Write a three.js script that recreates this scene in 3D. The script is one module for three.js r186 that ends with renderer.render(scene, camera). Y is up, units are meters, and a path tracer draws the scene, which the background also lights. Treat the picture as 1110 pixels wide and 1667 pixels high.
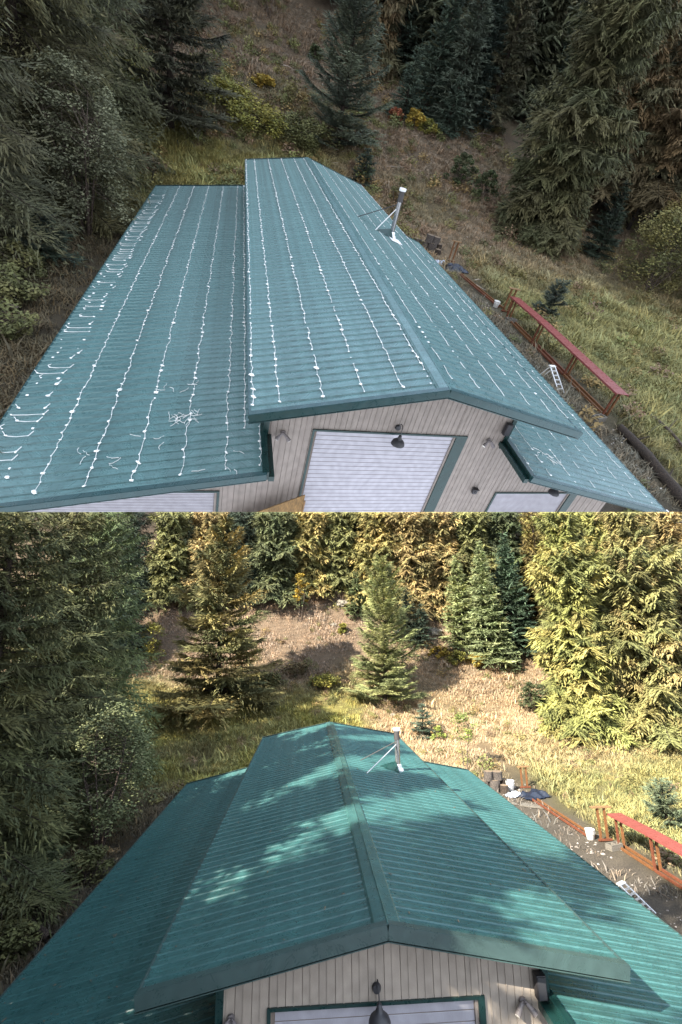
import * as THREE from 'three';
import { mergeGeometries, toCreasedNormals } from 'three/addons/utils/BufferGeometryUtils.js';
import { RoundedBoxGeometry } from 'three/addons/geometries/RoundedBoxGeometry.js';
import { createNoise2D, createNoise3D } from 'simplex-noise';

// ------------------------------------------------------------------ camera, sky, sun, exposure
const scene = new THREE.Scene();
const CAM = new THREE.Vector3(-1.69366, 5.65338, 12.04136);
const RIGHT = new THREE.Vector3(0.99779871, -0.01166682, 0.06528106);
const UP = new THREE.Vector3(-0.00582688, 0.96517123, 0.26155409);
const FWD = new THREE.Vector3(0.06605891, 0.26135872, -0.96297863);
const camera = new THREE.PerspectiveCamera(92.35, 682 / 1024, 0.1, 6000);
camera.position.copy(CAM);
camera.quaternion.setFromRotationMatrix(new THREE.Matrix4().makeBasis(RIGHT, UP, FWD.clone().negate()));
scene.add(camera);

const renderer = new THREE.WebGLRenderer({ antialias: true });
renderer.toneMapping = THREE.LinearToneMapping;
renderer.toneMappingExposure = 4.0;
renderer.shadowMap.enabled = true;

function skyTexture() {            // thin bright cloud: pale at the horizon, a little bluer overhead
  const w = 256, h = 128, data = new Float32Array(w * h * 4), n3 = createNoise3D(mulberry(5));
  for (let j = 0; j < h; j++) for (let i = 0; i < w; i++) {
    const el = (j + 0.5) / h * Math.PI - Math.PI / 2, az = (i + 0.5) / w * Math.PI * 2;
    const x = Math.cos(el) * Math.cos(az), y = Math.sin(el), z = Math.cos(el) * Math.sin(az);
    const c = 0.5 + 0.5 * (0.65 * n3(x * 1.6, y * 2.6, z * 1.6) + 0.35 * n3(x * 4, y * 6, z * 4));
    const t = Math.max(0, y), k = 0.42 + 0.20 * c, o = (j * w + i) * 4;
    data[o] = k * (0.98 - 0.36 * t * (1.1 - c)); data[o + 1] = k * (1.04 - 0.14 * t * (1.1 - c)); data[o + 2] = k * (1.16 + 0.14 * t * (1 - c)); data[o + 3] = 1;
  }
  const tx = new THREE.DataTexture(data, w, h, THREE.RGBAFormat, THREE.FloatType);
  tx.mapping = THREE.EquirectangularReflectionMapping; tx.magFilter = tx.minFilter = THREE.LinearFilter; tx.needsUpdate = true;
  return tx;
}
function mulberry(a) { return () => { a |= 0; a = a + 0x6D2B79F5 | 0; let t = Math.imul(a ^ a >>> 15, 1 | a); t = t + Math.imul(t ^ t >>> 7, 61 | t) ^ t; return ((t ^ t >>> 14) >>> 0) / 4294967296; }; }
scene.background = skyTexture();
scene.environment = scene.background;
const SUN = new THREE.Vector3(-0.62, 0.60, 0.50).normalize();
const sun = new THREE.DirectionalLight(new THREE.Color(1, 0.92, 0.78), 5);
sun.target.position.set(0, 0, -30); sun.position.copy(SUN).multiplyScalar(400).add(sun.target.position);
sun.castShadow = true; sun.shadow.radius = 1; sun.shadow.mapSize.set(4096, 4096);
Object.assign(sun.shadow.camera, { left: -120, right: 120, top: 120, bottom: -120, near: 1, far: 1200 });
scene.add(sun, sun.target);

// ------------------------------------------------------------------ the two places
// The near place is built in world metres. The far place stands higher up the mountain behind it, on steep ground, and is a larger one:
// its own frame has x across the gable, y up from the ridge, -z along the ridge; FAR carries that frame into the world.
const FAR_SIZE = 9;
const far_R = new THREE.Matrix4().set(0.98072837, 0.16806046, 0.09963706, 0, -0.00649092, 0.53772091, -0.84309791, 0, -0.19526835, 0.82620331, 0.52844902, 0, 0, 0, 0, 1);
const farT = new THREE.Vector3(30.8918, 62.3405, -88.9075);
const FAR = new THREE.Matrix4().makeTranslation(farT.x, farT.y, farT.z).multiply(far_R).multiply(new THREE.Matrix4().makeScale(FAR_SIZE, FAR_SIZE, FAR_SIZE));
const CREST = UP.dot(CAM);         // the near place ends at a hill crest level with the camera: UP . p = CREST

// ------------------------------------------------------------------ helpers
const noise = createNoise2D(mulberry(11)), noiseB = createNoise2D(mulberry(12));
const V = (x, y, z) => new THREE.Vector3(x, y, z);
const lin = (r, g, b) => new THREE.Color().setRGB(r, g, b);
const clamp = (x, a = 0, b = 1) => Math.min(b, Math.max(a, x)), sstep = (a, b, x) => { const t = clamp((x - a) / (b - a)); return t * t * (3 - 2 * t); }, mix = (a, b, t) => a + (b - a) * t;
const taken = new Map();
function numbered(n) { const k = taken.get(n) || 0; taken.set(n, k + 1); return k ? n + '_' + String(k).padStart(3, '0') : n; }
function shadow(o) { o.traverse((m) => { if (m.isMesh) { m.castShadow = true; m.receiveShadow = true; } }); return o; }
function thing(name, label, category, pos = [0, 0, 0], opt = {}) {
  const g = new THREE.Group(); g.name = numbered(name); g.position.set(...pos);
  if (opt.turn) g.rotation.y = opt.turn; if (opt.tilt) { g.rotation.x = opt.tilt[0]; g.rotation.z = opt.tilt[1]; }
  g.userData = { label, category }; if (opt.group) g.userData.group = opt.group;
  if (opt.far) g.applyMatrix4(FAR);
  scene.add(g); return g;
}
function single(name, geo, m, label, category, pos = [0, 0, 0], opt = {}) {
  const o = new THREE.Mesh(geo, m); o.name = numbered(name); o.position.set(...pos); if (opt.turn) o.rotation.y = opt.turn; if (opt.tilt) { o.rotation.x = opt.tilt[0]; o.rotation.z = opt.tilt[1]; }
  o.userData = { label, category }; if (opt.group) o.userData.group = opt.group; if (opt.kind) o.userData.kind = opt.kind;
  if (opt.far) o.applyMatrix4(FAR);
  scene.add(o); return shadow(o);
}
function part(name, geo, m, parent, label) {
  const o = new THREE.Mesh(geo, m); o.name = name; if (label) o.userData.label = label;
  o.castShadow = o.receiveShadow = true; parent.add(o); return o;
}
const prep = (g) => { const q = g.index ? g.toNonIndexed() : g; for (const k of Object.keys(q.attributes)) if (!['position', 'normal', 'uv'].includes(k)) q.deleteAttribute(k); return q; };
const join = (list) => mergeGeometries(list.map(prep));
function bx(w, h, d, x = 0, y = 0, z = 0, ry = 0, rx = 0, rz = 0) { const g = new THREE.BoxGeometry(w, h, d); if (rx) g.rotateX(rx); if (rz) g.rotateZ(rz); if (ry) g.rotateY(ry); g.translate(x, y, z); return g; }
function rbx(w, h, d, r, x = 0, y = 0, z = 0) { const g = new RoundedBoxGeometry(w, h, d, 1, r); g.translate(x, y, z); return g; }
function beam(a, b, w, h, up = V(0, 1, 0)) {           // a box from a to b, w across, h in the direction of up
  const d = b.clone().sub(a), L = d.length(); d.normalize(); const s = new THREE.Vector3().crossVectors(d, up).normalize(), u = new THREE.Vector3().crossVectors(s, d);
  const g = new THREE.BoxGeometry(w, h, L); g.applyMatrix4(new THREE.Matrix4().makeBasis(s, u, d.clone().negate()).setPosition(a.clone().add(b).multiplyScalar(0.5))); return g;
}
function rod(a, b, r1, r2 = r1, n = 8) {
  const d = b.clone().sub(a), L = d.length(); const g = new THREE.CylinderGeometry(r2, r1, L, n, 1);
  g.applyQuaternion(new THREE.Quaternion().setFromUnitVectors(V(0, 1, 0), d.normalize())); g.translate(...a.clone().add(b).multiplyScalar(0.5).toArray()); return g;
}
function tube(pts, r, n = 6, seg = 16) { return new THREE.TubeGeometry(new THREE.CatmullRomCurve3(pts.map((p) => Array.isArray(p) ? V(...p) : p)), seg, r, n, false); }
function boxUV(g, s = 1) {                              // uv in metres, taken from the face that each triangle turns to
  const q = g.index ? g.toNonIndexed() : g, p = q.attributes.position, uv = new Float32Array(p.count * 2), a = V(), b = V(), c = V(), n = V();
  for (let i = 0; i < p.count; i += 3) {
    a.fromBufferAttribute(p, i); b.fromBufferAttribute(p, i + 1); c.fromBufferAttribute(p, i + 2); n.crossVectors(b.clone().sub(a), c.clone().sub(a));
    const x = Math.abs(n.x), y = Math.abs(n.y), z = Math.abs(n.z);
    [a, b, c].forEach((v, k) => { const [s0, t0] = y >= x && y >= z ? [v.x, v.z] : x >= z ? [v.z, v.y] : [v.x, v.y]; uv[(i + k) * 2] = s0 * s; uv[(i + k) * 2 + 1] = t0 * s; });
  }
  q.setAttribute('uv', new THREE.BufferAttribute(uv, 2)); return q;
}
// Cuts a triangle soup where UP . (p + at) rises above the crest.
function clipCrest(g, at) {
  const q = g.index ? g.toNonIndexed() : g, names = Object.keys(q.attributes), src = names.map((n) => q.attributes[n]), out = names.map(() => []);
  const P = q.attributes.position, lim = CREST - UP.dot(at), dist = (i) => UP.x * P.getX(i) + UP.y * P.getY(i) + UP.z * P.getZ(i) - lim;
  let cut = false; for (let i = 0; i < P.count && !cut; i++) cut = dist(i) > 0; if (!cut) return q;
  const put = (i, j, t) => src.forEach((a, k) => { const s = a.itemSize; for (let c = 0; c < s; c++) out[k].push(mix(a.array[i * s + c], a.array[j * s + c], t)); });
  for (let i = 0; i < P.count; i += 3) {
    const d = [dist(i), dist(i + 1), dist(i + 2)], poly = [];
    if (d[0] > 0 && d[1] > 0 && d[2] > 0) continue;
    for (let k = 0; k < 3; k++) { const m = (k + 1) % 3; if (d[k] <= 0) poly.push([i + k, i + k, 0]); if ((d[k] <= 0) !== (d[m] <= 0)) poly.push([i + k, i + m, d[k] / (d[k] - d[m])]); }
    for (let k = 1; k + 1 < poly.length; k++) { put(...poly[0]); put(...poly[k]); put(...poly[k + 1]); }
  }
  const r = new THREE.BufferGeometry(); names.forEach((n, k) => r.setAttribute(n, new THREE.BufferAttribute(new Float32Array(out[k]), src[k].itemSize))); return r;
}

// ------------------------------------------------------------------ materials
function noiseTexture(size, seed, f, srgb = true) {     // f(u, v, n) in 0..1 per channel; n is tileable noise
  const n = createNoise3D(mulberry(seed)), n4 = (u, v, k) => { const a = u * Math.PI * 2, b = v * Math.PI * 2, r = k / (Math.PI * 2); return 0.5 + 0.5 * n(Math.cos(a) * r + Math.cos(b) * r * 0.7, Math.sin(a) * r + 3.1, Math.sin(b) * r * 1.1 + Math.cos(a) * r * 0.3); };
  const n2 = (u, v, ku, kv) => { const a = u * Math.PI * 2, c = v * Math.PI * 2, r = ku / 6.283, q = kv / 6.283; return 0.5 + 0.5 * n(Math.cos(a) * r + Math.cos(c) * q * 0.6, Math.sin(a) * r + Math.sin(c) * q, Math.cos(c) * q * 0.8 + 7); };
  const d = new Uint8Array(size * size * 4);
  for (let j = 0; j < size; j++) for (let i = 0; i < size; i++) { const c = f(i / size, j / size, n4, n2), o = (j * size + i) * 4; for (let k = 0; k < 3; k++) d[o + k] = clamp(c[k]) * 255; d[o + 3] = 255; }
  const t = new THREE.DataTexture(d, size, size); t.wrapS = t.wrapT = THREE.RepeatWrapping; t.magFilter = THREE.LinearFilter; t.minFilter = THREE.LinearMipmapLinearFilter; t.generateMipmaps = true;
  if (srgb) t.colorSpace = THREE.SRGBColorSpace; t.needsUpdate = true; return t;
}
const gr = mulberry(77);
const texGround = noiseTexture(512, 3, (u, v, n) => { const a = 0.62 + 0.30 * (n(u, v, 40) - 0.5) + 0.38 * (n(u, v, 130) - 0.5) + 0.25 * (gr() - 0.5); return [a * 1.02, a, a * 0.95]; });
const texMetal = noiseTexture(512, 4, (u, v, n) => { const a = 0.90 + 0.09 * (n(u, v, 9) - 0.5) + 0.04 * (n(u * 3, v, 60) - 0.5) + 0.03 * (gr() - 0.5); return [a, a, a]; });
const texRoof = noiseTexture(1024, 14, (u, v, n, n2) => { const s = n2(u, v, 3, 70), t = n2(u, v, 8, 160), a = 0.86 + 0.13 * (n(u, v, 5) - 0.5) + 0.14 * (s - 0.5) + 0.10 * (t - 0.5) - 0.10 * sstep(0.72, 0.9, n(u, v, 26)) + 0.04 * (gr() - 0.5); return [a, a * 0.995, a * 0.985]; });
const texRough = noiseTexture(256, 5, (u, v, n) => { const a = 0.36 + 0.18 * (n(u, v, 8) - 0.5) + 0.16 * (n(u, v, 50) - 0.5); return [a, a, a]; }, false);
const texWood = noiseTexture(256, 6, (u, v, n) => { const g = n(u, v * 0.12, 90), a = 0.72 + 0.34 * (g - 0.5) + 0.16 * (n(u, v, 8) - 0.5); return [a, a * 0.97, a * 0.92]; });
const texBark = noiseTexture(256, 7, (u, v, n) => { const a = 0.6 + 0.6 * (n(u, v * 0.25, 70) - 0.5) + 0.3 * (n(u, v, 14) - 0.5); return [a, a * 0.97, a * 0.94]; });
function std(c, rough = 0.7, o = {}) { return new THREE.MeshStandardMaterial({ color: c, roughness: rough, metalness: 0, ...o }); }
const metal = (c, rough = 0.95) => std(c, rough, { map: texMetal, roughnessMap: texRough });
const roofing = (c) => std(c, 0.95, { map: texRoof, roughnessMap: texRough });
const leafMat = () => new THREE.MeshPhysicalMaterial({ color: 0xffffff, vertexColors: true, roughness: 0.85, transmission: 0.0 });
const M = {
  farRoof: [roofing(lin(0.106, 0.214, 0.224)), roofing(lin(0.110, 0.220, 0.230)), roofing(lin(0.102, 0.208, 0.218))],
  nearRoof: [roofing(lin(0.050, 0.148, 0.150)), roofing(lin(0.053, 0.154, 0.156)), roofing(lin(0.047, 0.142, 0.144))],
  farTrim: metal(lin(0.026, 0.075, 0.082)), nearTrim: metal(lin(0.050, 0.090, 0.088)), dark: metal(lin(0.010, 0.042, 0.040)),
  nearSiding: [std(lin(0.42, 0.36, 0.30), 0.62, { map: texMetal }), std(lin(0.405, 0.347, 0.29), 0.62, { map: texMetal }), std(lin(0.435, 0.373, 0.312), 0.62, { map: texMetal })],
  siding: [std(lin(0.30, 0.255, 0.225), 0.62, { map: texMetal }), std(lin(0.29, 0.247, 0.217), 0.62, { map: texMetal }), std(lin(0.31, 0.265, 0.233), 0.62, { map: texMetal })],
  backing: std(lin(0.16, 0.13, 0.11), 0.8), door: std(lin(0.44, 0.43, 0.48), 0.5, { map: texMetal }), sealant: std(lin(0.80, 0.80, 0.78), 0.5),
  black: std(lin(0.018, 0.017, 0.02), 0.5), lamp: std(lin(0.03, 0.03, 0.035), 0.45), bulb: std(lin(0.8, 0.78, 0.7), 0.3), grey: std(lin(0.17, 0.15, 0.15), 0.5),
  steel: new THREE.MeshStandardMaterial({ color: lin(0.30, 0.30, 0.31), roughness: 0.6, metalness: 0.8, roughnessMap: texRough }), sooty: std(lin(0.05, 0.045, 0.045), 0.6), boot: std(lin(0.75, 0.75, 0.76), 0.45),
  wood: std(lin(0.30, 0.13, 0.045), 0.75, { map: texWood }), woodRed: std(lin(0.27, 0.085, 0.04), 0.75, { map: texWood }), woodPale: std(lin(0.42, 0.26, 0.13), 0.75, { map: texWood }), redTop: metal(lin(0.30, 0.085, 0.075)),
  ply: std(lin(0.42, 0.26, 0.10), 0.75, { map: texWood }), bark: std(lin(0.10, 0.075, 0.058), 0.95, { map: texBark }), barkPale: std(lin(0.24, 0.19, 0.16), 0.95, { map: texBark }), barkDark: std(lin(0.045, 0.035, 0.03), 0.95, { map: texBark }),
  logEnd: std(lin(0.36, 0.28, 0.21), 0.9, { map: texWood }), logGrey: std(lin(0.20, 0.18, 0.17), 0.95, { map: texBark }), concrete: std(lin(0.36, 0.34, 0.32), 0.9, { map: texGround }), white: std(lin(0.72, 0.71, 0.68), 0.5), alu: new THREE.MeshStandardMaterial({ color: lin(0.62, 0.62, 0.62), roughness: 0.4, metalness: 0.6 }),
  tarp: std(lin(0.015, 0.02, 0.035), 0.35), tarpPale: std(lin(0.45, 0.50, 0.58), 0.5), rock: std(lin(0.5, 0.47, 0.43), 0.9, { map: texGround }),
  leaf: leafMat(), grass: std(0xffffff, 0.9, { vertexColors: true }), ground: std(0xffffff, 0.97, { vertexColors: true, map: texGround }),
};
const pick = (a, i) => a[i % a.length];

// ------------------------------------------------------------------ ground
const lerpTable = (zs, ys) => (z) => { let s = 0; for (const o of [-3, -1.5, 0, 1.5, 3]) { const q = z + o; let i = 0; while (i < zs.length - 2 && q > zs[i + 1]) i++; s += mix(ys[i], ys[i + 1], clamp((q - zs[i]) / (zs[i + 1] - zs[i]))); } return s / 5; };
const profNear = lerpTable([30, 42, 55, 64, 76, 84, 93, 120], [-6.3, -5.4, -2.6, 2.0, 12.2, 22, 36, 70]);
const profFar = lerpTable([40, 52, 66, 90, 115, 160], [-6.4, -4.2, 0.2, 7.5, 17.5, 38]);
const bumps = (x, z, k) => k * (0.35 * noise(x * 0.09, z * 0.09) + 0.14 * noise(x * 0.31, z * 0.31));
const nearH = (x, z) => profNear(-z) + bumps(x, z, sstep(30, 45, -z) * 0.8 + 0.12);
function farH(x, z) {
  const Z = -z; let y = profFar(Z) + bumps(x, z, sstep(40, 55, Z) * 0.8 + 0.12);
  y -= 1.0 * sstep(9, 3, Z) * sstep(15.5, 13, Math.abs(x));
  return y;
}
const C = { meadow: [0.33, 0.30, 0.10], lawn: [0.28, 0.26, 0.095], lime: [0.38, 0.36, 0.085], tan: [0.47, 0.345, 0.21], brown: [0.36, 0.26, 0.185], brush: [0.16, 0.135, 0.08], dirt: [0.18, 0.155, 0.14], litter: [0.11, 0.085, 0.045], herb: [0.17, 0.165, 0.065], umber: [0.25, 0.185, 0.125] };
function ground(x, z, far) {                              // what grows or lies where
  const Z = -z, n1 = noise(x * 0.06 + 7, z * 0.06), n2 = noiseB(x * 0.19, z * 0.19), e = n1 * 4 + n2 * 2;
  const w = {};
  w.meadow = sstep(30, 38, Z + e * 0.5) * sstep(66, 56, Z + e) * sstep(9, 1, x + e * 0.7);
  w.lawn = sstep(17, 20, x + e * 0.25) * sstep(47, 38, Z + e * 0.6 - x * 0.1);
  w.tan = sstep(34, 42, Z + e * 0.4) * sstep(5, 12, x + e) * sstep(76, 60, Z + e) * (far ? 0.35 : 1);
  w.brown = (far ? sstep(38, 46, Z + e * 0.4) * sstep(3, 12, x + e) * 0.9 : 0) + sstep(56, 66, Z + e);
  w.brush = sstep(12.5, 14.5, x) * sstep(20.5, 17.5, x + e * 0.25) * sstep(44, 36, Z) * (far ? 1 : 0.45) + 0.10 + (Z > 56 && Z < 66 ? 0.5 * Math.max(0, n2) : 0);
  w.dirt = sstep(17.6, 15.6, x + n2) * sstep(10, 11, x) * sstep(36, 30, Z) * (far ? 0.5 : 1.4) + sstep(13.5, 12, Math.abs(x)) * sstep(36, 30, Z) * 0.8;
  if (!far) { w.lime = w.meadow * 1.2 * sstep(-0.3, 0.5, n2 + n1); w.meadow *= 0.6; }
  if (far) { w.umber = w.brown; w.brown = 0; }
  w.herb = sstep(0.15, 0.7, noise(x * 0.045 + 31, z * 0.07) + 0.35 * n2) * sstep(30, 40, Z) * (far ? 0.9 : 0.25) * sstep(far ? 105 : 70, far ? 80 : 55, Z);
  w.litter = sstep(-11, -13.5, x + e * 0.2) * sstep(46, 36, Z + e) * 1.4 + (far ? 0 : 0);
  let s = 1e-4, r = [0, 0, 0]; for (const k in w) { s += w[k]; for (let c = 0; c < 3; c++) r[c] += w[k] * C[k][c]; }
  const v = 0.86 + 0.28 * noiseB(x * 0.7, z * 0.7) * 0.6 + 0.16 * noise(x * 2.1, z * 2.1); return { rgb: r.map((c) => c / s * v), w };
}
function terrain(x0, x1, z0, z1, step, h, far) {
  const nx = Math.round((x1 - x0) / step), nz = Math.round((z1 - z0) / step), pos = [], col = [], uv = [], idx = [];
  for (let j = 0; j <= nz; j++) for (let i = 0; i <= nx; i++) { const x = mix(x0, x1, i / nx), z = mix(z0, z1, j / nz); pos.push(x, h(x, z), z); col.push(...ground(x, z, far).rgb); uv.push(x / 3.1, z / 3.1); }
  const cz = new Float32Array(pos.length / 3), cy = new Float32Array(pos.length / 3), p = V();
  if (far) for (let i = 0; i < cz.length; i++) { p.fromArray(pos, i * 3).applyMatrix4(FAR).sub(CAM); cz[i] = p.dot(FWD); cy[i] = p.dot(UP); }
  for (let j = 0; j < nz; j++) for (let i = 0; i < nx; i++) { const a = j * (nx + 1) + i, b = a + 1, c = a + nx + 1, d = c + 1; if (far && [a, b, c, d].some((k) => cz[k] < 107.5 || cy[k] < -12)) continue; idx.push(a, c, b, b, c, d); }
  const g = new THREE.BufferGeometry(); g.setAttribute('position', new THREE.Float32BufferAttribute(pos, 3)); g.setAttribute('color', new THREE.Float32BufferAttribute(col, 3)); g.setAttribute('uv', new THREE.Float32BufferAttribute(uv, 2)); g.setIndex(idx); g.computeVertexNormals(); return g;
}
const nearGround = new THREE.Mesh(clipCrest(terrain(-75, 85, -118, 16, 1, nearH, false), V()), M.ground); nearGround.name = 'ground'; nearGround.userData = { kind: 'structure', label: 'sloping meadow and dry hillside round the lower building' }; scene.add(shadow(nearGround));
const farGround = new THREE.Mesh(terrain(-70, 120, -170, 14, 1.5, farH, true), M.ground); farGround.name = 'hillside'; farGround.userData = { kind: 'structure', label: 'brown and green hillside round the upper building' }; farGround.applyMatrix4(FAR); scene.add(shadow(farGround));

// clouds out of view, placed to shade the upper place but not the lower
{
  const e1 = RIGHT.clone().addScaledVector(SUN, -RIGHT.dot(SUN)).normalize(), e2 = new THREE.Vector3().crossVectors(SUN, RIGHT).normalize(); if (e2.dot(FWD) < 0) e2.negate();
  const w = 2400, d = 1250, g = new THREE.BoxGeometry(w, 90, d, 60, 4, 40), p = g.attributes.position, crest = CAM.clone().addScaledVector(FWD, 107);
  for (let i = 0; i < p.count; i++) { const x = p.getX(i), y = p.getY(i), z = p.getZ(i), n = noise(x * 0.006, z * 0.006) + 0.5 * noiseB(x * 0.017, z * 0.017); p.setY(i, y * (1 + 0.8 * n)); p.setZ(i, z + 5 * noiseB(x * 0.02, y * 0.02) + (z > 0 ? 60 * n : 0)); p.setX(i, x * (1 + 0.06 * noise(z * 0.004, y * 0.01))); }
  g.computeVertexNormals(); g.applyMatrix4(new THREE.Matrix4().makeBasis(e1, new THREE.Vector3().crossVectors(e2, e1), e2)); g.translate(...crest.addScaledVector(SUN, 1300).addScaledVector(e2, d / 2 - 7).toArray());
  const c = new THREE.Mesh(g, std(lin(0.85, 0.86, 0.88), 1)); c.name = 'unseen_cloud'; c.userData = { kind: 'structure', label: 'pale clouds out of view, placed to shade the upper scene' }; scene.add(shadow(c));
}

// ------------------------------------------------------------------ the metal-roofed building
// All measures run from the front end of the ridge: x across, y up, z = -depth. skew: how far the gable stands out of square.
function building(d, label) {
  const far = d.far, base = V(0, d.ground, -d.L / 2), G = thing('workshop_building', label, 'building', base.toArray(), { far });
  const fix = (g) => { const q = boxUV(g, 0.35), p = q.attributes.position; if (d.skew) { for (let i = 0; i < p.count; i++) p.setZ(i, p.getZ(i) - d.skew * p.getX(i)); } q.computeVertexNormals(); q.translate(-base.x, -base.y, -base.z); return q; };
  const P = (n, g, m, par = G, lab) => part(n, fix(Array.isArray(g) ? join(g) : g), m, par, lab);
  const roofM = d.roof, trim = d.trim;
  // a slope: panels with standing ribs laid side by side from depth z0 to z1
  function slope(name, xt, yt, xb, yb, z0, z1, lab) {
    const roof = P(name, [(() => { const n = V(-(yb - yt), xb - xt, 0).normalize(); if (n.y < 0) n.negate(); return beam(V(xt, yt, -(z0 + z1) / 2).addScaledVector(n, -0.06), V(xb, yb, -(z0 + z1) / 2).addScaledVector(n, -0.06), z1 - z0 - 0.06, 0.1, n); })()], M.dark, G, lab);
    const n = V(-(yb - yt), xb - xt, 0).normalize(); if (n.y < 0) n.negate();
    const count = Math.round((z1 - z0) / (d.pitch * 2)), w = (z1 - z0) / count, r = w / 2;
    const prof = []; for (const s of [0, r]) prof.push([s, 0], [s + 0.022, d.rib], [s + 0.058, d.rib], [s + 0.08, 0], ...(d.minor ? [[s + r * 0.5, 0], [s + r * 0.5 + 0.02, d.minor], [s + r * 0.5 + 0.05, 0]] : [])); prof.push([w, 0]);
    const pos = []; const at = (k, e) => { const [s, h] = prof[k], x = e ? xb : xt, y = e ? yb : yt; return [x + n.x * h, y + n.y * h, -s]; };
    for (let k = 0; k + 1 < prof.length; k++) { const a = at(k, 0), b = at(k, 1), c = at(k + 1, 1), e = at(k + 1, 0); if (xb > xt) pos.push(...a, ...b, ...c, ...a, ...c, ...e); else pos.push(...a, ...c, ...b, ...a, ...e, ...c); }
    const g0 = new THREE.BufferGeometry(); g0.setAttribute('position', new THREE.Float32BufferAttribute(pos, 3)); const g = fix(g0);
    for (let i = 0; i < count; i++) { const m = part('roof_panel', g, roofM[(i * 7 + (i >> 2)) % 3], roof); m.position.z = -(z0 + i * w); }
    return { roof, n, xt, yt, xb, yb, z0, z1, rib: r };
  }
  const A = d.A, AR = d.AR || A, ye = -d.p * A, yR = -(d.pR || d.p) * AR, L = d.L;
  const sl = slope('main_roof', -0.0, 0, -A, ye, 0, L), sr = slope('main_roof', 0.0, 0, AR, yR, 0, L);
  const l = d.left, r = d.right, ll = slope('lean_to_roof', l.x, l.y, l.x - l.w, l.y - l.p * l.w, l.z0, l.z1), rl = slope('lean_to_roof', r.x, r.y, r.x + r.w, r.y - r.p * r.w, r.z0, r.z1);
  // ridge cap and edge trims
  const cap = []; for (const [s, p] of [[-1, d.p], [1, d.pR || d.p]]) { cap.push(beam(V(0, 0.05, -L / 2), V(s * 0.26, 0.05 - p * 0.26, -L / 2), L + 0.06, 0.012), beam(V(s * 0.24, 0.045 - p * 0.24, -L / 2), V(s * 0.30, 0.015 - p * 0.30, -L / 2), L + 0.06, 0.012)); } cap.push(rod(V(0, 0.055, 0.03), V(0, 0.055, -L - 0.03), 0.022, 0.022, 6));
  P('ridge_cap', cap, d.capM || roofM[1]);
  const fascia = (name, a, b, z, h, back) => { const dz = back ? -0.03 : 0.03; P(name, [beam(V(a[0], a[1] - h / 2 + 0.045, -z + dz), V(b[0], b[1] - h / 2 + 0.045, -z + dz), 0.06, h), beam(V(a[0], a[1] + 0.05, -z + dz * 0.4 - (back ? -0.05 : 0.05)), V(b[0], b[1] + 0.05, -z + dz * 0.4 - (back ? -0.05 : 0.05)), 0.17, 0.014), beam(V(a[0], a[1] - h - 0.0, -z + dz - 0.05), V(b[0], b[1] - h - 0.0, -z + dz - 0.05), 0.12, 0.02)], trim); };
  for (const [z, bk] of [[0, false], [L, true]]) { fascia('rake_trim', [0.0, 0], [-A - 0.02, ye], z, d.fascia, bk); fascia('rake_trim', [0.0, 0], [AR + 0.02, yR], z, d.fascia, bk); }
  for (const [s, z, bk] of [[ll, l.z0, false], [rl, r.z0, false], [ll, l.z1, true], [rl, r.z1, true]]) fascia('rake_trim', [s.xt, s.yt], [s.xb, s.yb], z, d.fascia * 0.9, bk);
  for (const s of [sl, sr, ll, rl]) { const k = Math.sign(s.xb - s.xt); P('eave_trim', [bx(0.03, 0.12, s.z1 - s.z0 - 0.1, s.xb + k * 0.025, s.yb - 0.05, -(s.z0 + s.z1) / 2), bx(0.05, 0.012, s.z1 - s.z0 - 0.1, s.xb, s.yb + 0.012, -(s.z0 + s.z1) / 2)], trim); }
  // flashing where each lean-to meets the wall, running out past the front wall
  for (const [s, k] of [[ll, 1], [rl, -1]]) P('flashing', [bx(0.05, 0.26, s.z1 - s.z0, s.xt + k * 0.03, s.yt - 0.05, -(s.z0 + s.z1) / 2), bx(0.14, 0.014, s.z1 - s.z0 - 0.1, s.xt - k * 0.05, s.yt + 0.05, -(s.z0 + s.z1) / 2, 0, 0, 0), bx(0.16, 0.16, s.z1 - s.z0 - 0.02, s.xt + k * 0.14, s.yt - 0.16, -(s.z0 + s.z1) / 2)], M.dark);
  // walls: a backing with boards of metal siding in front
  const zw = d.zw, wl = l.x - l.w + 0.7, wr = r.x + r.w - 0.7, under = (x) => x < l.x ? l.y - l.p * (l.x - x) - 0.18 : x > r.x ? r.y - r.p * (x - r.x) - 0.18 : x < 0 ? d.p * x - 0.16 : -(d.pR || d.p) * x - 0.16;
  const panelG = (xa, xb, yb, ya, ybTop, z, t) => { const sh = new THREE.Shape([new THREE.Vector2(xa, yb), new THREE.Vector2(xb, yb), new THREE.Vector2(xb, ybTop), new THREE.Vector2(xa, ya)]); const g = new THREE.ExtrudeGeometry(sh, { depth: t, bevelEnabled: true, bevelSize: 0.004, bevelThickness: 0.006, bevelSegments: 1 }); g.translate(0, 0, z); return g; };
  const cuts = [wl, l.x, 0, r.x, wr], wallParts = []; for (let i = 0; i < 4; i++) { const a = cuts[i] + 1e-3, b = cuts[i + 1] - 1e-3; wallParts.push(panelG(a, b, d.ground - 0.6, under(a), under(b), -zw - 0.14, 0.08)); }
  const wall = P('front_wall', wallParts, M.backing);
  const doors = d.doors; let bi = 0;
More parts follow.
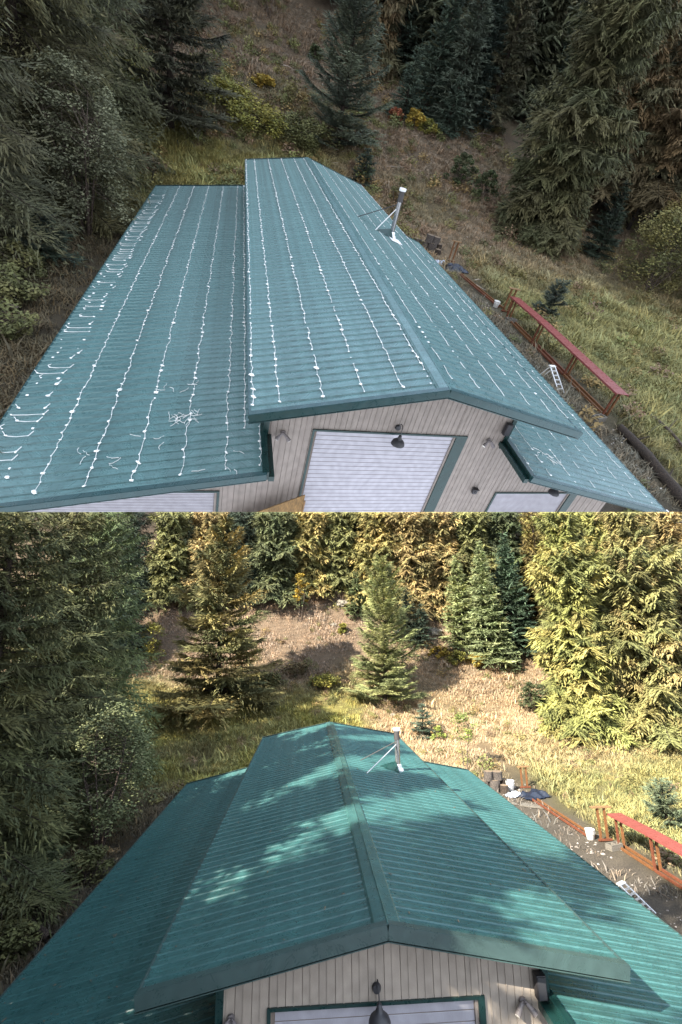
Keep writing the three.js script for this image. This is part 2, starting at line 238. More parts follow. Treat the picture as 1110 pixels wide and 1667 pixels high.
  for (const [ca, cb] of [[wl, l.x], [l.x, 0], [0, r.x], [r.x, wr]]) {
    const n = Math.round((cb - ca) / d.board), w = (cb - ca) / n;
    for (let i = 0; i < n; i++) {
      const xa = ca + i * w + 0.008, xb = xa + w - 0.016; const segs = [[xa, xb, d.ground - 0.5]]; let list = segs;
      for (const q of doors) { const nx = []; for (const [a, b, bot] of list) { if (b <= q.x0 || a >= q.x1) nx.push([a, b, bot]); else { if (a < q.x0) nx.push([a, q.x0, bot]); nx.push([Math.max(a, q.x0), Math.min(b, q.x1), q.top]); if (b > q.x1) nx.push([q.x1, b, bot]); } } list = nx; }
      for (const [a, b, bot] of list) if (b - a > 0.03) { const ga = panelG(a, b, bot, under(a), under(b), -zw - 0.05, 0.045); const rib = bx(0.02, Math.max(0.1, (under(a) + under(b)) / 2 - bot - 0.06), 0.016, (a + b) / 2, (bot + (under(a) + under(b)) / 2) / 2, -zw + 0.01); P('siding_panel', [ga, rib], (far ? M.siding : M.nearSiding)[bi++ % 3], wall); }
    }
  }
  for (const q of doors) {
    const dg = P('garage_door', [bx(q.x1 - q.x0 - 0.02, q.top - d.ground + 0.3, 0.03, (q.x0 + q.x1) / 2, (q.top + d.ground - 0.3) / 2 - 0.01, -zw - 0.11)], M.backing);
    const secs = 6, sh = (q.top - d.ground + 0.2) / secs;
    for (let i = 0; i < secs; i++) { const y1 = q.top - 0.02 - i * sh, list = []; const nr = 4; for (let k = 0; k < nr; k++) list.push(rbx(q.x1 - q.x0 - 0.16, sh / nr - 0.012, 0.05, 0.012, (q.x0 + q.x1) / 2, y1 - (k + 0.5) * sh / nr, -zw - 0.07)); P('door_section', list, M.door, dg); }
    P('door_trim', [bx(q.x1 - q.x0 + q.jl + q.jr, 0.06, 0.05, (q.x0 + q.x1 - q.jl + q.jr) / 2, q.top + 0.03, -zw + 0.028)], M.dark); P('door_trim', [bx(q.jl, q.top - d.ground + 0.5, 0.05, q.x0 - q.jl / 2, (q.top + d.ground) / 2 - 0.25, -zw + 0.028)], M.dark); P('door_trim', [bx(q.jr, q.top - d.ground + 0.5, 0.05, q.x1 + q.jr / 2, (q.top + d.ground) / 2 - 0.25, -zw + 0.028)], M.dark);
    P('door_jamb', [bx(0.07, q.top - d.ground + 0.4, 0.09, q.x1 - 0.04, (q.top + d.ground) / 2 - 0.2, -zw - 0.04)], M.siding[0]);
  }
  for (const [x, s, yt] of [[l.x, 1, l.y], [r.x, -1, r.y]]) P('corner_trim', [bx(0.16, under(x * 0.999) - yt + 0.35, 0.16, x + s * 0.04, (under(x * 0.999) + yt) / 2 - 0.2, -zw - 0.02)], M.dark);
  // side and back walls
  const zb = L - 0.8; P('side_wall', [bx(0.12, ye - 0.1 - d.ground + 0.3, zb - zw - 0.3, l.x + 0.14, (ye - 0.1 + d.ground - 0.3) / 2, -(zw + zb) / 2 - 0.05)], M.siding[0]); P('side_wall', [bx(0.12, yR - 0.1 - d.ground + 0.3, zb - zw - 0.3, r.x - 0.14, (yR - 0.1 + d.ground - 0.3) / 2, -(zw + zb) / 2 - 0.05)], M.siding[0]);
  P('side_wall', [bx(0.12, ll.yb - 0.1 - d.ground + 0.3, Math.min(zb, l.z1 - 1) - zw - 0.3, wl + 0.07, (ll.yb - 0.1 + d.ground - 0.3) / 2, -(zw + Math.min(zb, l.z1 - 1)) / 2 - 0.05)], M.siding[0]); P('side_wall', [bx(0.12, rl.yb - 0.1 - d.ground + 0.3, Math.min(zb, r.z1 - 1) - zw - 0.3, wr - 0.07, (rl.yb - 0.1 + d.ground - 0.3) / 2, -(zw + Math.min(zb, r.z1 - 1)) / 2 - 0.05)], M.siding[0]);
  const bw = []; for (let i = 0; i < 4; i++) { const a = cuts[i] + 1e-3, b = cuts[i + 1] - 1e-3; bw.push(panelG(a, b, d.ground - 0.3, under(a), under(b), -Math.min(zb, i < 1 ? l.z1 - 1 : i > 2 ? r.z1 - 1 : zb), 0.1)); } P('back_wall', bw, M.siding[1]);
  // stove pipe
  const c = d.chimney, cy = -(d.pR || d.p) * c.x, pr = d.pR || d.p;
  const ch = P('chimney', [rod(V(c.x, cy - 0.1, -c.z), V(c.x, cy + c.h * 0.74, -c.z), 0.13, 0.13, 20)], M.steel);
  P('pipe_top', [rod(V(c.x, cy + c.h * 0.74, -c.z), V(c.x, cy + c.h * 0.9, -c.z), 0.15, 0.15, 20), rod(V(c.x, cy + c.h * 0.70, -c.z), V(c.x, cy + c.h * 0.74, -c.z), 0.16, 0.16, 20)], M.sooty, ch);
  P('chimney_cap', [(() => { const g = new THREE.LatheGeometry([[0.0, 0.0], [0.15, 0], [0.19, 0.02], [0.195, 0.14], [0.175, 0.15], [0.165, 0.06], [0, 0.05]].map((v) => new THREE.Vector2(...v)), 20); g.translate(c.x, cy + c.h * 0.9, -c.z); return g; })()], M.boot, ch);
  P('boot', [(() => { const g = new THREE.LatheGeometry([[0.30, -0.06], [0.27, 0.03], [0.20, 0.08], [0.19, 0.20], [0.14, 0.24], [0.13, 0.25]].map((v) => new THREE.Vector2(...v)), 20); g.translate(c.x, cy + 0.03, -c.z); return g; })()], M.boot, ch);
  if (far) P('white_patch', [beam(V(c.x - 0.25, cy + 0.045 + pr * 0.25, -c.z + 0.75), V(c.x + 0.42, cy + 0.045 - pr * 0.42, -c.z + 0.75), 1.0, 0.02)], M.boot, ch);
  P('cricket', [(() => { const a = V(c.x - 0.95, cy + pr * 0.95 + 0.03, -c.z), b = V(c.x - 0.1, cy + 0.42, -c.z), e = V(c.x - 0.05, cy + pr * 0.05 + 0.02, -c.z - 0.75), f = V(c.x - 0.05, cy + pr * 0.05 + 0.02, -c.z + 0.75), g = new THREE.BufferGeometry(); const t = [a, b, e, a, f, b, b, f, e, a, e, f]; g.setAttribute('position', new THREE.Float32BufferAttribute(t.flatMap((v) => v.toArray()), 3)); return g; })()], M.dark, ch);
  P('brace', [rod(V(c.x, cy + c.h * 0.66, -c.z), V(c.b1[0], -pr * c.b1[0] + 0.04, -c.b1[1]), 0.022, 0.022, 6)], M.sooty, ch); P('brace', [rod(V(c.x, cy + c.h * 0.60, -c.z), V(c.b2[0], -pr * c.b2[0] + 0.04, -c.b2[1]), 0.025, 0.025, 6)], M.alu, ch);
  return { G, P, slopes: { sl, sr, ll, rl }, at: (x, y, off = 0) => V(x, y, -zw + off - (d.skew || 0) * x) };
}
const nearShop = building({ far: false, ground: -6.35, A: 5, AR: 5.033, p: 0.192, pR: 0.186, L: 28.1, pitch: 0.42, rib: 0.024, minor: 0.007, fascia: 0.27, zw: 0.744, board: 0.352, skew: 0, roof: M.nearRoof, trim: M.nearTrim,
  left: { x: -3.53, y: -2.704, p: 0.22, w: 7.15, z0: -1.0, z1: 29.6 }, right: { x: 3.56, y: -1.756, p: 0.193, w: 6.0, z0: -1.0, z1: 25.3 },
  doors: [{ x0: -2.42, x1: 2.02, top: -1.75, jl: 0.08, jr: 0.14 }], chimney: { x: 2.97, z: 15.5, h: 2.05, b1: [1.10, 16.0], b2: [1.11, 13.3] } }, 'tan workshop with fresh dark green metal roof dappled by the sun');
const farShop = building({ far: true, ground: -6.9, A: 5, p: 0.212, L: 38.7, pitch: 0.39, rib: 0.036, fascia: 0.20, zw: 2.391, board: 0.37, skew: 0.109, roof: M.farRoof, trim: M.farTrim,
  left: { x: -4.35, y: -3.057, p: 0.181, w: 7.67, z0: 0.27, z1: 40.5 }, right: { x: 4.35, y: -2.957, p: 0.226, w: 7.64, z0: 0.19, z1: 39.2 },
  doors: [{ x0: -2.79, x1: 2.28, top: -2.94, jl: 0.07, jr: 0.44 }, { x0: 5.2, x1: 8.9, top: -5.5, jl: 0.08, jr: 0.4 }, { x0: -11.2, x1: -5.62, top: -5.48, jl: 0.08, jr: 0.08 }], chimney: { x: 3.11, z: 19.3, h: 2.5, b1: [1.23, 20.6], b2: [2.0, 18.9] } }, 'tan workshop with faded teal metal roof covered in rows of white sealant dots');

// white sealant over the screw rows of the faded roof: a wavy run with a dab at every rib
{
  const rnd = mulberry(31), { P } = farShop;
  function dab(s, u, z, size) { const g = new THREE.IcosahedronGeometry(size, 0); g.scale(0.9 + rnd() * 1.5, 0.35, 0.8 + rnd() * 1.2); g.rotateY(rnd() * 3); const x = mix(s.xt, s.xb, u), y = mix(s.yt, s.yb, u); g.translate(x + s.n.x * 0.034, y + s.n.y * 0.034, -z); return g; }
  function run(s, pts, w) { const list = []; for (let i = 0; i + 1 < pts.length; i++) { const [u0, z0] = pts[i], [u1, z1] = pts[i + 1], q = (u, z) => V(mix(s.xt, s.xb, u) + s.n.x * 0.03, mix(s.yt, s.yb, u) + s.n.y * 0.03, -z); list.push(beam(q(u0, z0), q(u1, z1), w, 0.02, s.n)); } return list; }
  function line(s, x, z0, z1, wob, gap = 0.05) {
    const u0 = (x - s.xt) / (s.xb - s.xt), sx = Math.abs(s.xb - s.xt), list = []; let prev = null; const nr = Math.round((z1 - z0) / s.rib);
    for (let i = 0; i <= nr; i++) { const z = s.z0 + 0.05 + Math.round((z0 - s.z0) / s.rib + i) * s.rib; if (z > s.z1 - 0.1 || z < s.z0) continue; const u = clamp(u0 + (rnd() - 0.5) * wob / sx, 0.004, 0.996); list.push(dab(s, u, z, (0.020 + rnd() * rnd() * 0.040) * (s.xb > s.xt ? 0.75 : 1))); if (prev && rnd() > gap) { const m = (prev[1] + z) / 2, um = (prev[0] + u) / 2 + (rnd() - 0.5) * wob * 1.2 / sx; list.push(...run(s, [prev, [clamp(um, 0.002, 0.998), m], [u, z]], 0.006 + rnd() * 0.008)); } prev = [u, z]; }
    P('sealant_line', list, M.sealant, s.roof);
  }
  const { sl, sr, ll, rl } = farShop.slopes;
  for (const x of [-4.92, -4.28, -3.21, -2.17, -1.15, -0.36]) line(sl, x, 0.35, 38.4, 0.05);
  for (const x of [0.36, 1.3, 2.3, 3.3, 4.2, 4.93]) line(sr, x, 0.7, 38.4, 0.05, 0.3);
  for (const x of [-4.5, -5.45, -6.6, -7.8, -8.95, -10.1]) line(ll, x, 0.5, 40, 0.08);
  for (const x of [-4.92]) line(ll, x, 2.4, 40, 0.05);
  for (const x of [4.62, 5.5, 6.7, 7.8, 8.95, 10.1, 11.3]) line(rl, x, 0.6, 38, 0.07, 0.45);
  // loops that step in and out along the lowest edge
  { const list = [], sx = ll.xb - ll.xt, U = (x) => (x - ll.xt) / sx; for (let i = 3; i < 96; i += rnd() < 0.3 ? 2 : 1) { const z = 0.32 + i * ll.rib, a = U(-11.0 + rnd() * 0.24 - 0.12), b = U(-11.72 + (rnd() - 0.5) * 0.3); list.push(dab(ll, a, z, 0.022 + rnd() * 0.03), dab(ll, b, z + 0.15, 0.022 + rnd() * 0.03), ...(rnd() > 0.45 ? run(ll, [[a, z], [mix(a, b, 0.5), z + 0.06 * rnd()], [b, z + 0.12]], 0.018) : []), ...(rnd() > 0.4 ? run(ll, [[b, z + 0.12], [b + 0.012, z + 0.3], [i % 2 ? b : b + 0.02, z + ll.rib]], 0.016) : []), ...(rnd() > 0.4 ? run(ll, [[a, z], [a - 0.01, z + ll.rib * 0.6]], 0.018) : [])); } P('sealant_line', list, M.sealant, ll.roof, 'zigzag sealant along the lowest edge'); }
  const smear = (s, x, z, rx, rz, n) => { const sx = s.xb - s.xt, list = []; for (let i = 0; i < n; i++) { let u = (x + (rnd() - 0.5) * 2 * rx - s.xt) / sx, zz = z + (rnd() - 0.5) * 2 * rz, a = rnd() * 6.28; const pts = [[u, zz]]; for (let k = 0; k < 4; k++) { a += (rnd() - 0.5) * 1.6; u += Math.cos(a) * 0.09 / sx; zz += Math.sin(a) * 0.10; pts.push([clamp(u, 0.01, 0.99), zz]); } list.push(...run(s, pts, 0.004 + rnd() * 0.005)); } P('sealant_smear', list, M.sealant, s.roof).userData.kind = 'stuff'; };
  smear(ll, -6.75, 3.6, 0.45, 0.18, 22); smear(ll, -7.0, 5.6, 0.7, 0.5, 6); smear(ll, -8.6, 1.9, 1.1, 0.4, 6); smear(ll, -6.0, 1.0, 1.1, 0.4, 4); smear(rl, 6.3, 1.9, 0.5, 0.5, 12); smear(ll, -7.6, 2.7, 0.9, 0.9, 3);
}
// twigs and leaf bits blown onto the fresh roof, and its screw heads
{
  const rnd = mulberry(41), { P } = nearShop, { ll, sl, rl, sr } = nearShop.slopes, list = [], heads = [];
  const q = (s, u, z, h) => V(mix(s.xt, s.xb, u) + s.n.x * h, mix(s.yt, s.yb, u) + s.n.y * h, -z);
  for (let i = 0; i < 240; i++) { const s = rnd() < 0.75 ? ll : rnd() < 0.6 ? sl : sr, u = rnd(), z = s.z0 + rnd() * 24, a = rnd() * 6.28, k = 0.03 + rnd() * rnd() * 0.13; list.push(beam(q(s, u, z, 0.02), q(s, u + Math.cos(a) * k / 7, z + Math.sin(a) * k, 0.035), 0.02, 0.012, s.n)); }
  P('leaf_litter', list, M.logEnd, ll.roof).userData.kind = 'stuff';
  for (const s of [ll, sl, rl, sr]) { const hs = []; for (let u = 0.08; u < 1; u += 0.15) for (let z = s.z0 + 0.25; z < Math.min(s.z1, 16); z += s.rib) hs.push(bx(0.022, 0.016, 0.022, ...q(s, u + (rnd() - 0.5) * 0.006, z, 0.008).toArray())); P('screw_heads', hs, M.nearTrim, s.roof).userData.kind = 'stuff'; }
}

// ------------------------------------------------------------------ fittings on the two gables
function gooseneck(shop, x, y, far, label, k = 1) {
  const p = shop.at(x, y, 0.02), t = thing('wall_lamp', label, 'lamp', p.toArray(), { far, group: 'gooseneck barn lamps' });
  part('wall_plate', (() => { const g = new THREE.CylinderGeometry(0.085 * k, 0.10 * k, 0.07 * k, 18); g.rotateX(Math.PI / 2); g.translate(0, 0, 0.035 * k); return g; })(), M.lamp, t);
  part('arm', tube([[0, 0.0, 0.05 * k], [0, 0.13 * k, 0.10 * k], [0, 0.25 * k, 0.22 * k], [0, 0.22 * k, 0.36 * k], [0, 0.05 * k, 0.42 * k], [0, -0.06 * k, 0.42 * k]], 0.013 * k, 8, 26), M.lamp, t);
  const s = part('lamp_shade', (() => { const g = new THREE.LatheGeometry([[0.0, -0.04], [0.05, -0.05], [0.06, -0.12], [0.075, -0.14], [0.075, -0.17], [0.12, -0.20], [0.19, -0.26], [0.225, -0.34], [0.23, -0.38], [0.222, -0.38], [0.21, -0.335], [0.17, -0.27], [0.05, -0.2]].map(([a, b]) => new THREE.Vector2(a * k, b * k)), 28); g.translate(0, 0, 0.42 * k); return g; })(), M.lamp, t);
  part('bulb', (() => { const g = new THREE.SphereGeometry(0.045 * k, 12, 8); g.translate(0, -0.27 * k, 0.42 * k); return g; })(), M.bulb, s);
  return t;
}
function flood(shop, x, y, far, label) {
  const t = thing('flood_light', label, 'light', shop.at(x, y, 0.02).toArray(), { far, group: 'twin security lights' });
  part('wall_plate', (() => { const g = new THREE.CylinderGeometry(0.075, 0.08, 0.05, 16); g.rotateX(Math.PI / 2); g.translate(0, 0, 0.025); return g; })(), M.grey, t);
  for (const s of [-1, 1]) { const h = part('lamp_head', join([rod(V(s * 0.05, 0, 0.10), V(s * 0.15, -0.10, 0.16), 0.042, 0.06, 12), rod(V(s * 0.15, -0.10, 0.16), V(s * 0.20, -0.16, 0.19), 0.062, 0.068, 12)]), M.grey, t); part('lens', rod(V(s * 0.20, -0.16, 0.19), V(s * 0.205, -0.166, 0.193), 0.06, 0.05, 12), M.bulb, h); part('bracket', tube([[0, 0, 0.04], [s * 0.03, 0.03, 0.09], [s * 0.07, -0.01, 0.11]], 0.018, 6, 8), M.grey, t); }
}
gooseneck(nearShop, -0.18, -1.44, false, 'black gooseneck lamp over the white door of the sunlit lower building');
gooseneck(farShop, -0.03, -2.66, true, 'black gooseneck lamp over the big white door of the upper building');
gooseneck(farShop, 7.55, -4.75, true, 'black lamp tucked under the eave of the small white door', 1.0);
flood(nearShop, 2.99, -1.82, false, 'twin grey flood light on tan siding near the black box, lower building'); flood(nearShop, -3.24, -1.82, false, 'twin grey flood light beside the corner trim at bottom edge, lower building');
flood(farShop, -3.78, -3.05, true, 'twin grey flood light beside the lean-to step, upper building'); flood(farShop, 3.62, -3.0, true, 'twin grey flood light below the black box, upper building');
function speaker(shop, x, y, far, label) { const t = thing('loudspeaker', label, 'speaker', shop.at(x, y, 0.03).toArray(), { far }); part('cabinet', rbx(0.22, 0.46, 0.2, 0.02, 0, 0, 0.14), M.black, t); part('grille', rbx(0.17, 0.40, 0.02, 0.008, 0, 0, 0.245), M.lamp, t); part('bracket', bx(0.06, 0.1, 0.05, 0, 0, 0.02), M.black, t); }
speaker(nearShop, 3.36, -1.50, false, 'black outdoor speaker box by the wall corner of the lower building'); speaker(farShop, 4.06, -2.42, true, 'black outdoor speaker box by the wall corner of the upper building');
{ const t = thing('security_camera', 'small dark box camera on tan siding between the two white doors', 'camera', farShop.at(4.05, -5.3, 0.02).toArray(), { far: true }); part('housing', rbx(0.2, 0.22, 0.16, 0.03, 0, 0, 0.10), M.lamp, t); part('visor', bx(0.22, 0.02, 0.2, 0, 0.12, 0.12), M.black, t); part('lens', rod(V(0, 0, 0.18), V(0, 0, 0.2), 0.05, 0.05, 14), M.black, t); }
{ const p = farShop.at(-3.55, -6.2, 0.55), t = thing('plywood_sheet', 'tan plywood sheet leaning upright in front of the big white door', 'plywood', p.toArray(), { far: true }); const sh = new THREE.Shape([[-1.6, -1.2], [0.78, -1.2], [0.78, 1.06], [-1.6, -0.25]].map((v) => new THREE.Vector2(...v))); const g = new THREE.ExtrudeGeometry(sh, { depth: 0.04, bevelEnabled: false }); g.rotateX(-0.12); part('sheet', boxUV(g, 0.5), M.ply, t); part('edge_batten', bx(0.04, 1.9, 0.05, 0.8, -0.1, -0.02), M.woodPale, t); }

// ------------------------------------------------------------------ things on the ground beside the buildings
const onGround = (far, x, z) => [x, (far ? farH : nearH)(x, z), z];
function rack(far, x, zs, h, lab) {                       // a long timber rack under a red sheet-metal cover
  const mid = (zs[0] + zs[zs.length - 1]) / 2, t = thing('timber_rack', lab, 'rack', onGround(far, x, mid), { far });
  for (const z of zs) for (const s of [-0.16, 0.16]) { const rise = 0.05; part('post', boxUV(beam(V(s, rise, z - mid), V(s * 1.15, h, z - mid - 0.05 * Math.sign(s)), 0.11, 0.11, V(0, 0, 1)), 0.8), s < 0 ? M.woodRed : M.wood, t); }
  for (const s of [-0.2, 0.2]) for (let i = 0; i + 1 < zs.length; i++) part('bottom_rail', boxUV(beam(V(s, 0.10, zs[i] - mid - 0.06), V(s, 0.10, zs[i + 1] - mid + 0.06), 0.10, 0.14), 0.8), i % 2 ? M.woodRed : M.wood, t);
  for (let i = 0; i < zs.length; i++) part('cross_bearer', boxUV(beam(V(-0.42, h - 0.02, zs[i] - mid), V(0.42, h - 0.02, zs[i] - mid), 0.1, 0.1), 0.8), M.wood, t);
  const half = Math.floor(zs.length / 2), z0 = zs[0] - mid + 0.35, z1 = zs[half] - mid, z2 = zs[zs.length - 1] - mid - 0.35;
  for (const [a, b, ya, yb] of [[z0, z1 + 0.01, h + 0.05, h + 0.12], [z1 - 0.01, z2, h + 0.12, h + 0.04]]) part('red_cover', boxUV(join([beam(V(0, ya, a), V(0, yb, b), 0.86, 0.03), beam(V(-0.42, ya - 0.05, a), V(-0.42, yb - 0.05, b), 0.03, 0.09), beam(V(0.42, ya - 0.05, a), V(0.42, yb - 0.05, b), 0.03, 0.09)]), 0.4), M.redTop, t);
  return t;
}
rack(false, 17.15, [-10.9, -14.1, -17.3, -20.45], 1.72, 'long timber rack with red metal cover beside the lower green roof'); rack(true, 17.2, [-12.7, -17.8, -23.0, -28.0], 1.6, 'long timber rack with red metal cover beside the upper teal roof');
function tee(far, x, z, h, w, lab, turn = 0) { const t = thing('post_frame', lab, 'post frame', onGround(far, x, z), { far, turn }); for (const s of [-0.2, 0.24]) part('post', boxUV(beam(V(s, -0.05, 0), V(s, h, 0), 0.12, 0.12, V(0, 0, 1)), 0.8), M.wood, t); part('cap_board', boxUV(bx(w, 0.06, 0.3, 0.03, h + 0.03, 0), 0.8), M.woodPale, t); part('foot_rail', boxUV(bx(0.9, 0.1, 0.1, 0.02, 0.1, 0.11), 0.8), M.woodRed, t); }
tee(false, 16.75, -21.6, 1.85, 1.3, 'bare two-post timber frame just past the red rack, lower scene'); tee(true, 17.6, -29.6, 1.9, 1.0, 'bare two-post timber frame just past the red rack, upper scene');
tee(false, 16.5, -32.6, 1.6, 1.0, 'far two-post timber frame behind the dark tarp, lower scene'); tee(true, 16.3, -41.7, 1.9, 1.0, 'far two-post timber frame behind the dark tarp, upper scene');
function rails(far, a, b, where) { for (const s of [-0.2, 0.2]) { const pa = V(a[0] + s, (far ? farH : nearH)(...a) + 0.12, a[1]), pb = V(b[0] + s, (far ? farH : nearH)(...b) + 0.12, b[1]), m = pa.clone().add(pb).multiplyScalar(0.5), g = beam(pa.sub(m), pb.sub(m), 0.1, 0.13); single('timber_rail', boxUV(g, 0.8), s < 0 ? M.woodRed : M.wood, `long orange timber rail on the ground, ${s < 0 ? 'roof side' : 'meadow side'} of the pair, ${where} scene`, 'timber', m.toArray(), { far, group: 'timber rails on the ground' }); } }
rails(false, [16.0, -29.6], [16.2, -22.0], 'lower'); rails(true, [16.4, -38.6], [17.4, -30.2], 'upper');
function chunk(r, h, seed, n = 9) { const rnd = mulberry(seed), g = new THREE.CylinderGeometry(r * (0.9 + rnd() * 0.2), r, h, n, 2), p = g.attributes.position; for (let i = 0; i < p.count; i++) { const x = p.getX(i), y = p.getY(i), z = p.getZ(i), f = 1 + 0.12 * noise(x * 5 + seed, z * 5 + y * 2); p.setXYZ(i, x * f, y, z * f); } g.translate(0, h / 2, 0); return boxUV(toCreasedNormals(g, 0.7), 0.8); }
function logPile(far, x, z, where) {
  const spots = [[-0.9, 0, 0, 0.42, 0.8, 'grey log round at the roof-side end of the firewood heap'], [-0.1, 0.2, 0, 0.46, 0.85, 'grey log round standing in the middle of the firewood heap'], [0.65, -0.1, 0, 0.40, 0.8, 'brown log round near the bucket in the firewood heap'], [-0.5, 0.1, 0.8, 0.40, 0.7, 'grey log round on top of the heap, roof side'], [0.2, 0.1, 0.84, 0.42, 0.6, 'pale log round on top of the heap, meadow side'], [0.5, 0.75, 0, 0.36, 0.6, 'split brown log block in front of the firewood heap'], [-1.6, -0.5, 0, 0.4, 0.7, 'grey log round half hidden behind the firewood heap']];
  spots.forEach(([dx, dz, y, r, h, lab], i) => { const p = onGround(far, x + dx, z + dz); p[1] += y - 0.03; const t = thing('log_round', lab + ', ' + where + ' scene', 'log', p, { far, turn: i, group: 'firewood rounds' }); part('bark_side', chunk(r, h, 60 + i + (far ? 20 : 0)), i % 3 === 2 ? M.bark : M.logGrey, t); part('cut_face', (() => { const g = new THREE.CircleGeometry(r * 0.86, 12); g.rotateX(-Math.PI / 2); g.translate(0, h + 0.004, 0); return g; })(), M.logEnd, t); });
}
logPile(false, 13.9, -32.4, 'lower'); logPile(true, 14.5, -43.3, 'upper');
function bucket(far, x, z, lab, r = 0.24) { const t = thing('bucket', lab, 'bucket', onGround(far, x, z), { far }); part('pail', new THREE.LatheGeometry([[0, 0], [r * 0.8, 0], [r, r * 1.9], [r * 1.06, r * 1.9], [r * 1.06, r * 1.98], [r * 0.94, r * 1.98], [r * 0.74, 0.04], [0, 0.03]].map((v) => new THREE.Vector2(...v)), 18), M.white, t); part('handle', tube([[-r, r * 1.9, 0], [-r * 0.7, r * 1.4, r * 0.9], [0, r * 1.2, r * 1.15], [r * 0.7, r * 1.4, r * 0.9], [r, r * 1.9, 0]], 0.012, 5, 12), M.alu, t); }
bucket(false, 15.1, -32.2, 'pale bucket standing beside the firewood heap, lower scene', 0.36); bucket(false, 16.1, -22.0, 'white bucket at the foot of the two-post frame, lower scene', 0.28); bucket(true, 17.0, -30.4, 'white bucket at the foot of the two-post frame, upper scene', 0.26);
function sheet(name, w, d, hgt, m, far, x, z, turn, lab, seed) { const g = new THREE.PlaneGeometry(w, d, 22, 22); g.rotateX(-Math.PI / 2); const p = g.attributes.position; for (let i = 0; i < p.count; i++) { const X = p.getX(i), Z = p.getZ(i), e = sstep(0.5, 0.25, Math.max(Math.abs(X) / w, Math.abs(Z) / d)); p.setY(i, 0.03 + hgt * e * (0.55 + 0.45 * noise(X * 0.9 + seed, Z * 0.9)) + 0.07 * Math.abs(noise(X * 3 + seed, Z * 3)) + 0.03 * noise(X * 8, Z * 8 + seed)); p.setX(i, X + 0.1 * noise(Z * 2 + seed, 3)); p.setZ(i, Z + 0.1 * noise(X * 2 + seed, 9)); } g.computeVertexNormals(); return single(name, g, m, lab, 'tarp', onGround(far, x, z), { far, turn }); }
sheet('tarp', 2.3, 1.7, 0.45, M.tarp, false, 16.3, -30.6, 0.4, 'crumpled black tarp at the end of the orange rails, lower scene', 3); sheet('tarp', 2.6, 2.0, 0.5, M.tarp, true, 16.2, -39.8, 0.4, 'crumpled black tarp at the end of the orange rails, upper scene', 5);
sheet('plastic_sheet', 1.4, 1.0, 0.25, M.tarpPale, false, 14.9, -30.9, 0.2, 'pale blue plastic sheet bunched beside the black tarp, lower scene', 8); sheet('plastic_sheet', 1.6, 1.2, 0.3, M.tarpPale, true, 14.9, -40.6, 0.2, 'pale blue plastic sheet bunched beside the black tarp, upper scene', 9);
single('board', boxUV(bx(1.7, 0.06, 0.75, 0, 0.05, 0), 0.6), M.concrete, 'pale grey board lying flat in front of the tarp, lower scene', 'board', onGround(false, 15.3, -28.6), { turn: -0.5 }); single('board', boxUV(bx(1.2, 0.06, 0.7, 0, 0.05, 0), 0.6), M.concrete, 'short pale board lying flat close to the green roof edge, lower scene', 'board', onGround(false, 13.7, -29.2), { turn: 0.15 });
function ladder(far, x, z, turn, lab, len) { const t = thing('step_ladder', lab, 'ladder', onGround(far, x, z), { far, turn }); const a = 0.55; for (const s of [-0.24, 0.24]) { part('side_rail', beam(V(s, 0.05, 0), V(s * 0.85, 0.05 + Math.sin(a) * len, -Math.cos(a) * len), 0.07, 0.05), M.alu, t); part('back_leg', beam(V(s * 0.85, 0.05 + Math.sin(a) * len, -Math.cos(a) * len), V(s, 0.03, -Math.cos(a) * len - 0.55), 0.06, 0.04), M.white, t); } for (let k = 1; k < 6; k++) { const f = k / 6; part('rung', bx(0.44, 0.05, 0.09, 0, 0.05 + Math.sin(a) * len * f, -Math.cos(a) * len * f), M.alu, t); } part('top_cap', bx(0.5, 0.06, 0.2, 0, 0.07 + Math.sin(a) * len, -Math.cos(a) * len - 0.04), M.white, t); }
ladder(false, 13.9, -13.1, 0.5, 'white step ladder leaning over beside the lower green roof', 1.5); ladder(true, 15.3, -14.9, 0.25, 'white step ladder leaning over beside the upper teal roof', 1.9);
function block(far, x, z, turn, lab) { const t = thing('concrete_block', lab, 'block', onGround(far, x, z), { far, turn }); part('side_wall', boxUV(join([bx(0.9, 0.32, 0.07, 0, 0.16, -0.2), bx(0.9, 0.32, 0.07, 0, 0.16, 0.2)]), 0.6), M.concrete, t); for (const s of [-0.41, 0, 0.41]) part('web', boxUV(bx(0.08, 0.32, 0.33, s, 0.16, 0), 0.6), M.concrete, t); }
block(true, 16.2, -11.9, 0.4, 'grey hollow concrete block at the near foot of the red-covered rack'); block(true, 17.1, -27.2, 0.1, 'grey concrete block under the far foot of the red-covered rack, upper scene'); block(false, 16.6, -20.3, 0.3, 'pale concrete block at the foot of the red-covered rack, lower scene');
